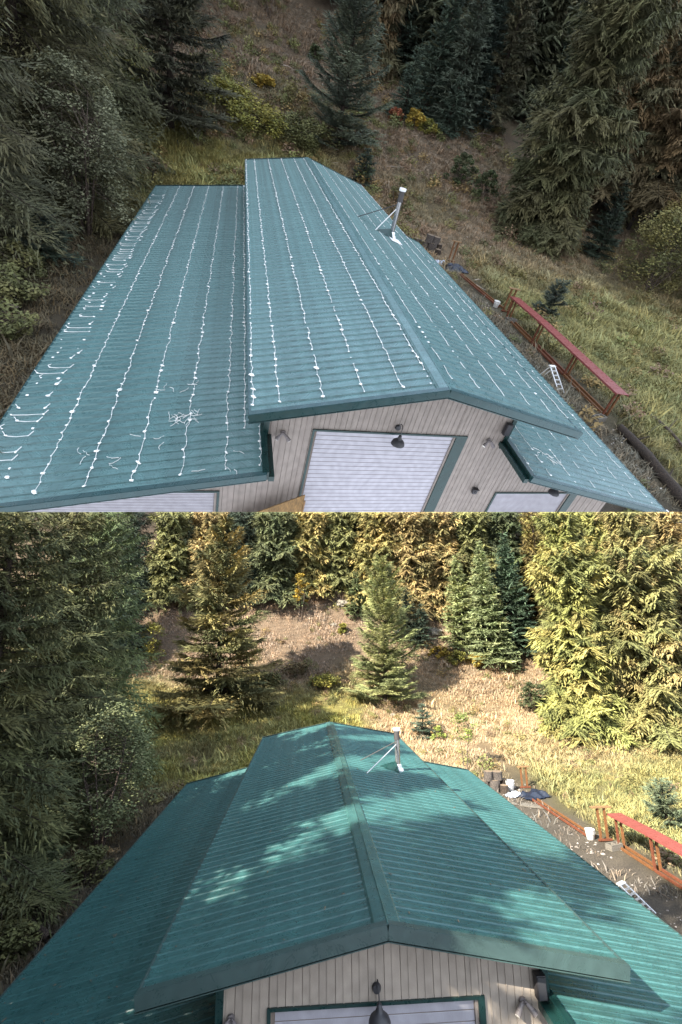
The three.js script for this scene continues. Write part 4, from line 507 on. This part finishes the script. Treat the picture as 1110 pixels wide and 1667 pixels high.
for (const [x, z, H, R, cols, lab] of [[21.2, -64.4, 1.6, 2.0, LIME, 'yellow low bush at the foot of the slim fir'], [23.4, -63.8, 1.3, 1.6, YELLOW, 'golden low bush between the firs'], [18.6, -66.0, 1.5, 1.6, YELLOW, 'golden low bush near the pale rock slab'], [-25.0, -66.0, 5.5, 2.4, LIME, 'yellow green bush between the dark row and the tiered spruce'], [4.0, -70.5, 1.6, 1.0, LIME, 'lone green tuft bush high on the dry slope'], [-7.0, -60.5, 1.6, 3.0, OLIVE, 'brushy low thicket right of the tiered spruce'], [0.5, -60.0, 1.4, 2.6, LIME, 'lime low thicket in the middle of the meadow'], [-3.4, -63.0, 1.6, 2.6, RUST, 'brown low thicket at the foot of the dry slope']]) shrub(false, x, z, H, R, lab + ', lower scene', { clumps: 30, per: 70, size: 0.13, cols, low: 0.05, cr: 0.3, group: 'low bushes of the lower scene' });
for (const [x, z, H, R, lab] of [[-13.6, -12.2, 1.3, 1.2, 'lowest leafy bush by the near lean-to corner'], [-14.8, -13.4, 1.7, 1.4, 'leafy bush at the edge below the pinkish log'], [-13.3, -19.0, 1.4, 1.3, 'brownish leafy bush between shrub and log']]) shrub(false, x, z, H, R, lab + ', lower scene', { clumps: 26, per: 70, size: 0.09, cols: OLIVE, low: 0.05, cr: 0.3, group: 'brush beside the lower lean-to' });
// --- trees beside the camera that throw the shade and the sun patches on the lower roof
for (const [x, z, H, R, lab] of [[-20, -4, 29, 4.6, 'beside the front of the roof'], [-17, 3, 27, 4.4, 'beside the gable'], [-22, 6, 31, 5.0, 'in the middle of the near group'], [-15, 10, 31, 4.8, 'level with the viewpoint'], [-23, 14, 33, 5.2, 'tallest of the near group'], [-13, 17, 28, 4.6, 'straight behind the viewpoint'], [-28, -2, 34, 5.2, 'in the second row'], [-31, 8, 36, 5.4, 'tallest of the second row'], [-36, -8, 30, 5.4, 'outside the dark row'], [-42, -16, 25, 5.0, 'far outside the dark row'], [-38, 2, 37, 5.6, 'at the end of the third row'], [-18.5, -9.5, 30, 4.0, 'beside the middle of the roof'], [-26, 3, 35, 5.2, 'between first and second row'], [-11, 7, 23, 4.2, 'closest to the gable'], [-9, 15, 27, 4.4, 'closest behind the viewpoint']]) tree('spruce', false, x, z, H, R, 'tall spruce outside the picture, ' + lab, { whole: true, detail: 0.3, spray: 2.0, group: 'spruces that shade the lower roof' });

// --- upper scene
tree('spruce', true, -19.0, -33.0, 30, 6.6, 'large drooping olive spruce behind the leafy shrub, upper scene', { detail: 1.3, spray: 0.95, cols: [[0.073, 0.068, 0.025], [0.086, 0.076, 0.029], [0.062, 0.062, 0.025]] });
tree('spruce', true, -20.0, -21.5, 27, 5.0, 'olive spruce at the picture edge nearest the roof, upper scene', { detail: 1.2, spray: 0.9, cols: [[0.066, 0.066, 0.030], [0.056, 0.058, 0.028], [0.08, 0.075, 0.034]] });
tree('spruce', true, -20.0, -45.0, 32, 7.2, 'broad grey green spruce behind the large drooping one, upper scene', { detail: 1.1, cols: [[0.071, 0.076, 0.030], [0.083, 0.084, 0.034], [0.060, 0.066, 0.029]] });
tree('spruce', true, -30.0, -36.0, 30, 6.0, 'spruce half hidden at the picture corner, upper scene', { detail: 0.8 }); tree('spruce', true, -26.0, -60.0, 32, 7.4, 'dark spruce closing the gap at the top corner, upper scene', { detail: 0.8, spray: 1.3 });
tree('fir', true, -16.4, -22.8, 3.2, 1.8, 'low dark fir under the spruces beside the lean-to, upper scene', { cols: DARK, spray: 0.8 });
tree('tiered', true, -12.8, -56.9, 25.5, 6.4, 'dark tiered spruce standing alone behind the lean-to, upper scene', { detail: 1.4, seed: 7, cols: [[0.052, 0.054, 0.028], [0.062, 0.062, 0.032], [0.046, 0.050, 0.028]] });
tree('pine', true, 6.1, -63.2, 16.5, 4.8, 'grey green pine standing alone behind the teal ridge, upper scene', { detail: 1.5, cols: [[0.086, 0.106, 0.067], [0.101, 0.118, 0.072], [0.072, 0.091, 0.060]] });
tree('fir', true, 16.7, -75.6, 8.0, 2.2, 'small grey green fir above the red tinged bush, upper scene', { cols: BLUE }); tree('fir', true, 20.6, -78.8, 15, 3.2, 'slim grey green fir behind the yellow bush, upper scene', { cols: BLUE, detail: 1.2, spray: 1.1 }); tree('fir', true, 23.8, -77.4, 18, 3.4, 'pale grey green fir in the middle of the young firs, upper scene', { cols: [[0.096, 0.120, 0.084], [0.108, 0.132, 0.090]], detail: 1.2, spray: 1.1 }); tree('fir', true, 27.0, -79.8, 18, 3.6, 'dark blue green fir beside the brown larch, upper scene', { cols: [[0.040, 0.062, 0.046], [0.048, 0.070, 0.050]], detail: 1.2, spray: 1.1 }); tree('fir', true, 22.8, -74.0, 6.5, 1.9, 'short grey green young fir in front of the dark one, upper scene', { cols: BLUE });
tree('larch', true, 30.6, -79.8, 24, 3.6, 'brown olive larch with level branches, upper scene', { cols: [[0.085, 0.080, 0.040], [0.095, 0.088, 0.045], [0.070, 0.070, 0.038]], detail: 1.4, spray: 1.1 });
tree('cedar', true, 30.6, -53.6, 34, 6.4, 'huge mossy green conifer leaning over the brown slope, upper scene', { cols: [[0.079, 0.078, 0.031], [0.065, 0.070, 0.029], [0.092, 0.084, 0.034]], detail: 1.35, spray: 1.0, seed: 21 });
tree('cedar', true, 41.0, -63.5, 34, 6.0, 'brown grey conifer just behind the huge mossy one, upper scene', { cols: RUST, detail: 1.2, spray: 1.1, from: 0.12 }); tree('spruce', true, 53.0, -72.0, 32, 6.0, 'blue grey spruce at the top corner, upper scene', { cols: BLUE, detail: 1.0, spray: 1.2 }); tree('cedar', true, 48.5, -61.0, 28, 6.4, 'olive brown conifer with a bare lower trunk, upper scene', { cols: RUST, detail: 1.2, spray: 1.1, from: 0.18, bark: M.barkDark });
tree('spruce', true, 62, -66, 32, 6.5, 'dark spruce filling the picture edge below the corner, upper scene', { cols: BLUE, detail: 0.8, spray: 1.2 }); tree('cedar', true, 57.0, -56.5, 26, 5.6, 'olive conifer above the big round bush, upper scene', { cols: OLIVE, detail: 0.9, spray: 1.2 });
tree('fir', true, 39.0, -51.4, 6.0, 2.0, 'dark little fir beside the big round bush, upper scene', { cols: DARK }); tree('fir', true, 42.5, -57.2, 6.5, 2.0, 'dark young fir in front of the bare trunk, upper scene', { cols: DARK });
{ const rnd = mulberry(501), protos = {}; // the forest wall: a few shapes repeated along it
  for (const [x, z, kind, lab] of [[13, -88, 'a', 'at the forest end by the dry slope'], [17.5, -92, 'b', 'second from the dry slope'], [22.5, -91, 'c', 'behind the small grey green fir'], [27.5, -94, 'a', 'behind the slim fir'], [33, -92, 'b', 'behind the larch'], [38.5, -90, 'c', 'between larch and mossy conifer'], [14.5, -100, 'c', 'in the back row by the dry slope'], [20.5, -102, 'a', 'in the back row above the young pine'], [27, -104, 'b', 'in the back row above the young firs'], [34, -103, 'c', 'in the back row above the larch'], [41, -101, 'a', 'in the back row above the mossy conifer'], [46, -88, 'b', 'behind the brown grey conifer'], [52, -92, 'a', 'behind the blue grey spruce'], [60, -88, 'c', 'behind the corner spruce'], [68, -82, 'b', 'at the far corner of the forest'], [8, -108, 'b', 'at the top of the dry slope'], [-4, -112, 'c', 'in the far gap above the yellow sapling'], [-12, -104, 'a', 'far behind the tiered spruce'], [-21, -92, 'c', 'far behind the grey green spruce'], [70, -100, 'a', 'farthest at the corner'], [48, -104, 'c', 'far behind the blue grey spruce'], [2, -116, 'a', 'farthest above the dry slope'], [-27, -82, 'b', 'far beyond the leafy shrub'], [-33, -96, 'a', 'farthest at the other corner'], [-16, -84, 'a', 'close behind the tiered spruce'], [57, -104, 'b', 'far behind the olive brown conifer'], [13, -112, 'a', 'far above the young pine'], [-20, -112, 'b', 'farthest above the tiered spruce'], [64, -74, 'a', 'behind the dark edge spruce'], [72, -64, 'c', 'past the dark edge spruce']]) {
    const spec = { a: ['cedar', RUST, 27, 4.8], b: ['fir', BLUE, 26, 4.4], c: ['cedar', [[0.070, 0.080, 0.040], [0.060, 0.070, 0.038], [0.082, 0.086, 0.042]], 27, 4.8] }[kind]; protos[kind] ||= (() => { const s = conifer(spec[0], { H: spec[2], R: spec[3], seed: 900 + kind.charCodeAt(0), cols: spec[1], detail: 0.42, spray: 1.6 }); FLAT(s.leaf); s.wood = boxUV(s.wood, 0.7); return s; })();
    const t = plant(NAMES[spec[0]], `forest conifer ${lab}, upper scene`, 'tree', true, x, z, protos[kind], { group: 'forest wall of the upper scene', turn: rnd() * 6.28 }); const s = 0.85 + rnd() * 0.35; t.scale.multiply(V(s, 0.9 + rnd() * 0.35, s)); } }
shrub(true, -15.2, -28.8, 9.0, 3.5, 'tall leafy grey green shrub beside the teal lean-to roof, upper scene', { clumps: 95, per: 130, size: 0.09, cols: [[0.115, 0.12, 0.065], [0.095, 0.10, 0.055], [0.135, 0.14, 0.08]], stems: 7, thick: 0.06 });
shrub(true, 43.0, -44.5, 8.0, 5.6, 'big round olive yellow bush at the edge of the lawn, upper scene', { clumps: 110, per: 110, size: 0.13, cols: [[0.135, 0.13, 0.04], [0.17, 0.15, 0.045], [0.10, 0.105, 0.036]], stems: 7, thick: 0.07, low: 0.1 }); shrub(true, 50.0, -42.0, 7.0, 4.6, 'olive bush cut by the picture edge beside the lawn, upper scene', { clumps: 70, per: 110, size: 0.13, cols: OLIVE, low: 0.1, thick: 0.07 }); shrub(true, 48.0, -50.5, 9.5, 4.4, 'yellowing tall bush behind the big round one, upper scene', { clumps: 70, per: 100, size: 0.14, cols: [[0.20, 0.165, 0.05], [0.15, 0.135, 0.045]], low: 0.15, thick: 0.07 });
shrub(true, 22.0, -61.0, 3.2, 1.9, 'dark green bush at the foot of the huge mossy conifer, upper scene', { clumps: 36, per: 90, size: 0.13, cols: GREEN, low: 0.05 }); shrub(true, 24.8, -58.8, 3.0, 1.7, 'green bush tucked under the huge mossy conifer, upper scene', { clumps: 30, per: 90, size: 0.13, cols: GREEN, low: 0.05 });
tree('fir', true, 8.8, -56.2, 3.4, 1.3, 'little dark fir just behind the teal ridge, upper scene', { cols: DARK, spray: 0.9 }); shrub(true, 12.0, -52.4, 2.6, 1.4, 'thin green sapling behind the chimney pipe, upper scene', { name: 'sapling', category: 'sapling', clumps: 20, per: 40, size: 0.10, cols: OLIVE, low: 0.3, stems: 2, thick: 0.04 });
tree('pine', true, 22.2, -30.7, 3.2, 1.3, 'little dark pine in the lawn behind the red rack, upper scene', { cols: [[0.045, 0.060, 0.040], [0.055, 0.070, 0.046]], spray: 0.7, detail: 1.6 });
shrub(true, -2.3, -96.5, 7.5, 1.8, 'yellow autumn sapling at the top of the dry slope, upper scene', { name: 'sapling', category: 'sapling', clumps: 26, per: 60, size: 0.17, cols: YELLOW, low: 0.35, stems: 2 }); shrub(true, 42.5, -66.5, 2.4, 1.2, 'small yellow bush under the brown grey conifer, upper scene', { clumps: 14, per: 60, size: 0.15, cols: YELLOW, low: 0.1 });
for (const [x, z, H, R, cols, lab] of [[17.6, -73.2, 1.8, 1.6, YELLOW, 'yellow low bush at the foot of the slim fir'], [19.8, -72.8, 1.6, 1.6, LIME, 'lime low bush between the young firs'], [15.2, -74.2, 1.4, 1.2, [[0.30, 0.10, 0.05], [0.24, 0.12, 0.05]], 'red tinged low bush below the small fir'], [-3.2, -62.0, 2.2, 4.6, LIME, 'lime thicket behind the teal ridge'], [1.6, -61.0, 2.2, 4.0, OLIVE, 'olive thicket between ridge and pine'], [-7.2, -66.0, 2.0, 3.6, LIME, 'yellow green thicket beside the tiered spruce'], [-2.8, -74.5, 1.0, 1.6, YELLOW, 'yellow tuft on the path across the slope'], [-19.0, -66.0, 2.2, 3.0, LIME, 'yellow green thicket left of the tiered spruce'], [4.6, -88.0, 1.5, 1.2, GREEN, 'green tuft bush high on the dry slope']]) shrub(true, x, z, H, R, lab + ', upper scene', { clumps: 24 + R * 12, per: 70, size: 0.14, cols, low: 0.05, cr: 0.26, group: 'low bushes of the upper scene' });
for (const [x, z, H, R, lab] of [[-16.0, -16.5, 1.5, 1.5, 'leafy bush beside the fallen brown log'], [-15.6, -12.5, 1.5, 1.5, 'lowest leafy bush by the teal lean-to edge'], [-16.6, -19.8, 1.6, 1.5, 'dark leafy bush below the shrub'], [-17.6, -13.6, 1.8, 1.6, 'leafy bush at the picture edge below the log']]) shrub(true, x, z, H, R, lab + ', upper scene', { clumps: 26, per: 70, size: 0.10, cols: OLIVE, low: 0.05, cr: 0.3, group: 'brush beside the upper lean-to' });

// ------------------------------------------------------------------ grass and undergrowth
function tuft(blades, h, spread, seed) { const rnd = mulberry(seed), p = [], c = []; for (let i = 0; i < blades; i++) { const a = rnd() * 6.28, r = spread * Math.sqrt(rnd()), x = Math.cos(a) * r, z = Math.sin(a) * r, l = h * (0.5 + 0.7 * rnd()), b = rnd() * 6.28, w = 0.008 + 0.012 * rnd(), o = l * (0.5 + 1.1 * rnd()), v = 0.75 + 0.5 * rnd(), mx = x + Math.cos(b) * o * 0.35, mz = z + Math.sin(b) * o * 0.35, wx = -Math.sin(b) * w, wz = Math.cos(b) * w; p.push(x - wx, -0.05, z - wz, x + wx, -0.05, z + wz, mx + wx, l * 0.6, mz + wz, x - wx, -0.05, z - wz, mx + wx, l * 0.6, mz + wz, mx - wx, l * 0.6, mz - wz, mx - wx, l * 0.6, mz - wz, mx + wx, l * 0.6, mz + wz, x + Math.cos(b) * o, l, z + Math.sin(b) * o); for (let k = 0; k < 9; k++) c.push(v, v, v); } const g = new THREE.BufferGeometry(); g.setAttribute('position', new THREE.Float32BufferAttribute(p, 3)); g.setAttribute('color', new THREE.Float32BufferAttribute(c, 3)); g.computeVertexNormals(); return g; }
function grass(far, boxes, label, seed) {
  const rnd = mulberry(seed), h = far ? farH : nearH, spots = [[], []], p = V();
  for (const [x0, x1, Z0, Z1, n] of boxes) for (let i = 0; i < n; i++) {
    const x = mix(x0, x1, rnd()), z = -mix(Z0, Z1, rnd()); if (Math.abs(x) < 12.2 && -z < (far ? 40 : 29)) continue; const gnd = ground(x, z, far), y = h(x, z);
    if (Math.abs(x - 17.1) < 0.8 && -z < 45) continue; if (gnd.w.dirt > 0.5 && rnd() < (far ? 0.85 : 0.95)) continue; if (!far) { p.set(x, y + 1, z); if (UP.dot(p) > CREST) continue; }
    const patch = 0.5 + 0.5 * noise(x * 0.13 + 5, z * 0.13) + 0.35 * noiseB(x * 0.5, z * 0.5); if (rnd() > 0.35 + patch) continue; const tall = gnd.w.meadow + gnd.w.lawn + (gnd.w.lime || 0) > 0.5; spots[tall ? 0 : 1].push([x, y, z, gnd.rgb, patch]);
  }
  spots.forEach((list, k) => {
    const m = new THREE.InstancedMesh(tuft(k ? 14 : 18, k ? 0.26 : 0.40, k ? 0.42 : 0.42, seed + k), M.grass, list.length), o = new THREE.Object3D(), col = new THREE.Color();
    list.forEach(([x, y, z, rgb, patch], i) => { o.position.set(x, y, z); o.rotation.set((rnd() - 0.5) * 0.3, rnd() * 6.28, (rnd() - 0.5) * 0.3); const s = (0.45 + 0.75 * clamp(patch, 0, 1.3)) * (0.6 + 0.8 * rnd()) * (rnd() < 0.03 ? 1.8 : 1); o.scale.set(s * 1.2, s * (0.7 + 0.7 * rnd()), s * 1.2); o.updateMatrix(); m.setMatrixAt(i, far ? new THREE.Matrix4().multiplyMatrices(FAR, o.matrix) : o.matrix); const v = 1.0 + 0.5 * (rnd() - 0.35), warm = (rnd() - 0.5) * 0.25; m.setColorAt(i, col.setRGB(rgb[0] * v * (1 + warm), rgb[1] * v, rgb[2] * v * (1 - warm))); });
    m.name = numbered('grass'); m.userData = { kind: 'stuff', label: label[k], category: 'grass' }; m.castShadow = m.receiveShadow = true; scene.add(m);
  });
}
grass(false, [[-34, 14, 29, 64, 26000], [12, 44, 14, 66, 28000], [-32, 36, 60, 78, 16000], [-20, -11, 6, 34, 3500]], ['yellow green meadow grass behind the lower building', 'dry tan grass on the slope of the lower scene'], 71);
grass(true, [[-30, 16, 39, 72, 26000], [13, 62, 0, 60, 42000], [-14, 34, 60, 104, 26000], [-22, -11, 6, 40, 5000]], ['yellow green lawn grass beside the upper building', 'dry brown grass on the slope of the upper scene'], 75);

// weeds, stones and sticks scattered over both slopes
function scatter(far, name, geo, mat, boxes, label, size, seed, tint) {
  const rnd = mulberry(seed), h = far ? farH : nearH, list = [], p = V();
  for (const [x0, x1, Z0, Z1, n] of boxes) for (let i = 0; i < n; i++) { const x = mix(x0, x1, rnd()), z = -mix(Z0, Z1, rnd()); if (Math.abs(x) < 12.4 && -z < (far ? 41 : 30.5)) continue; if (name === 'weeds' && (Math.abs(x - 17.1) < 1.1 && -z < 45 || ground(x, z, far).w.dirt > 0.5)) continue; if (noise(x * 0.11 + seed, z * 0.11) < -0.1 + 0.5 * rnd() - 0.3) continue; const y = h(x, z); p.set(x, y + 1, z); if (!far && UP.dot(p) > CREST) continue; list.push([x, y, z]); }
  const m = new THREE.InstancedMesh(geo, mat, list.length), o = new THREE.Object3D(), c = new THREE.Color();
  list.forEach(([x, y, z], i) => { o.position.set(x, y, z); o.rotation.set((rnd() - 0.5) * 0.3, rnd() * 6.28, (rnd() - 0.5) * 0.3); const s = size * (0.4 + rnd() * rnd() * 1.4); o.scale.set(s, s * (0.7 + 0.6 * rnd()), s); o.updateMatrix(); m.setMatrixAt(i, far ? new THREE.Matrix4().multiplyMatrices(FAR, o.matrix) : o.matrix); const v = 0.7 + 0.6 * rnd(), t = tint[Math.floor(rnd() * tint.length)]; m.setColorAt(i, c.setRGB(t[0] * v, t[1] * v, t[2] * v)); });
  m.name = numbered(name); m.userData = { kind: 'stuff', label, category: name }; m.castShadow = m.receiveShadow = true; scene.add(m);
}
const weedGeo = (() => { const s = new Soup(), rnd = mulberry(3); for (let i = 0; i < 90; i++) { const a = rnd() * 6.28, r = 0.45 * Math.sqrt(rnd()), y = rnd() * 0.55 * (1.2 - r); s.leaf(Math.cos(a) * r, y, Math.sin(a) * r, 0.05 + 0.05 * rnd(), 1, 1, 1, rnd); } for (let i = 0; i < 14; i++) s.spray((rnd() - 0.5) * 0.3, 0, (rnd() - 0.5) * 0.3, (rnd() - 0.5) * 0.7, 1, (rnd() - 0.5) * 0.7, 0.6, 0.02, 0.8, 0.8, 0.8, rnd); return FLAT(s.geometry()); })();
const stoneGeo = (() => { const g = new THREE.IcosahedronGeometry(0.2, 1), p = g.attributes.position; for (let i = 0; i < p.count; i++) { const f = 1 + 0.3 * noise(p.getX(i) * 9, p.getY(i) * 9 + p.getZ(i) * 5); p.setXYZ(i, p.getX(i) * f * 1.3, p.getY(i) * f * 0.7, p.getZ(i) * f); } g.computeVertexNormals(); return g; })();
const stickGeo = stem([V(-0.9, 0.05, 0), V(-0.3, 0.12, 0.08), V(0.3, 0.08, 0.02), V(0.95, 0.14, 0.12)], [0.03, 0.028, 0.02, 0.008], 5);
const leafy = [[0.15, 0.16, 0.05], [0.20, 0.18, 0.06], [0.12, 0.13, 0.05], [0.26, 0.18, 0.07], [0.20, 0.13, 0.08]];
const slopesNear = [[-32, 12, 31, 66, 1], [12, 42, 14, 68, 1], [-30, 36, 58, 78, 1]], slopesFar = [[-28, 14, 41, 75, 1], [13, 60, 0, 62, 1], [-12, 34, 58, 104, 1]], times = (b, n) => b.map((v, i) => [...v.slice(0, 4), n[i]]);
scatter(false, 'weeds', weedGeo, M.grass, times(slopesNear, [900, 700, 500]), 'low leafy weeds dotted over the lower meadow', 1.1, 201, leafy); scatter(true, 'weeds', weedGeo, M.grass, times(slopesFar, [1500, 1300, 1600]), 'low leafy weeds dotted over the upper slope', 1.4, 202, leafy);
scatter(false, 'stones', stoneGeo, std(0xffffff, 0.9), [[12, 17, 8, 34, 420], [-10, 34, 60, 76, 120]], 'small grey stones along the dirt strip, lower scene', 0.28, 203, [[0.24, 0.21, 0.19], [0.30, 0.27, 0.25], [0.18, 0.16, 0.14]]); scatter(true, 'stones', stoneGeo, std(0xffffff, 0.9), [[12, 17, 0, 42, 350], [4, 34, 44, 80, 260]], 'small pale stones on the brown slope, upper scene', 0.32, 204, [[0.34, 0.31, 0.28], [0.45, 0.42, 0.38]]);
scatter(false, 'sticks', stickGeo, std(0xffffff, 0.95), times(slopesNear, [60, 90, 160]), 'fallen sticks lying over the lower slope', 0.9, 205, [[0.22, 0.17, 0.13], [0.32, 0.27, 0.22]]); scatter(true, 'sticks', stickGeo, std(0xffffff, 0.95), times(slopesFar, [120, 200, 420]), 'fallen sticks lying over the upper slope', 1.0, 206, [[0.22, 0.17, 0.13], [0.34, 0.29, 0.24]]);
renderer.render(scene, camera);
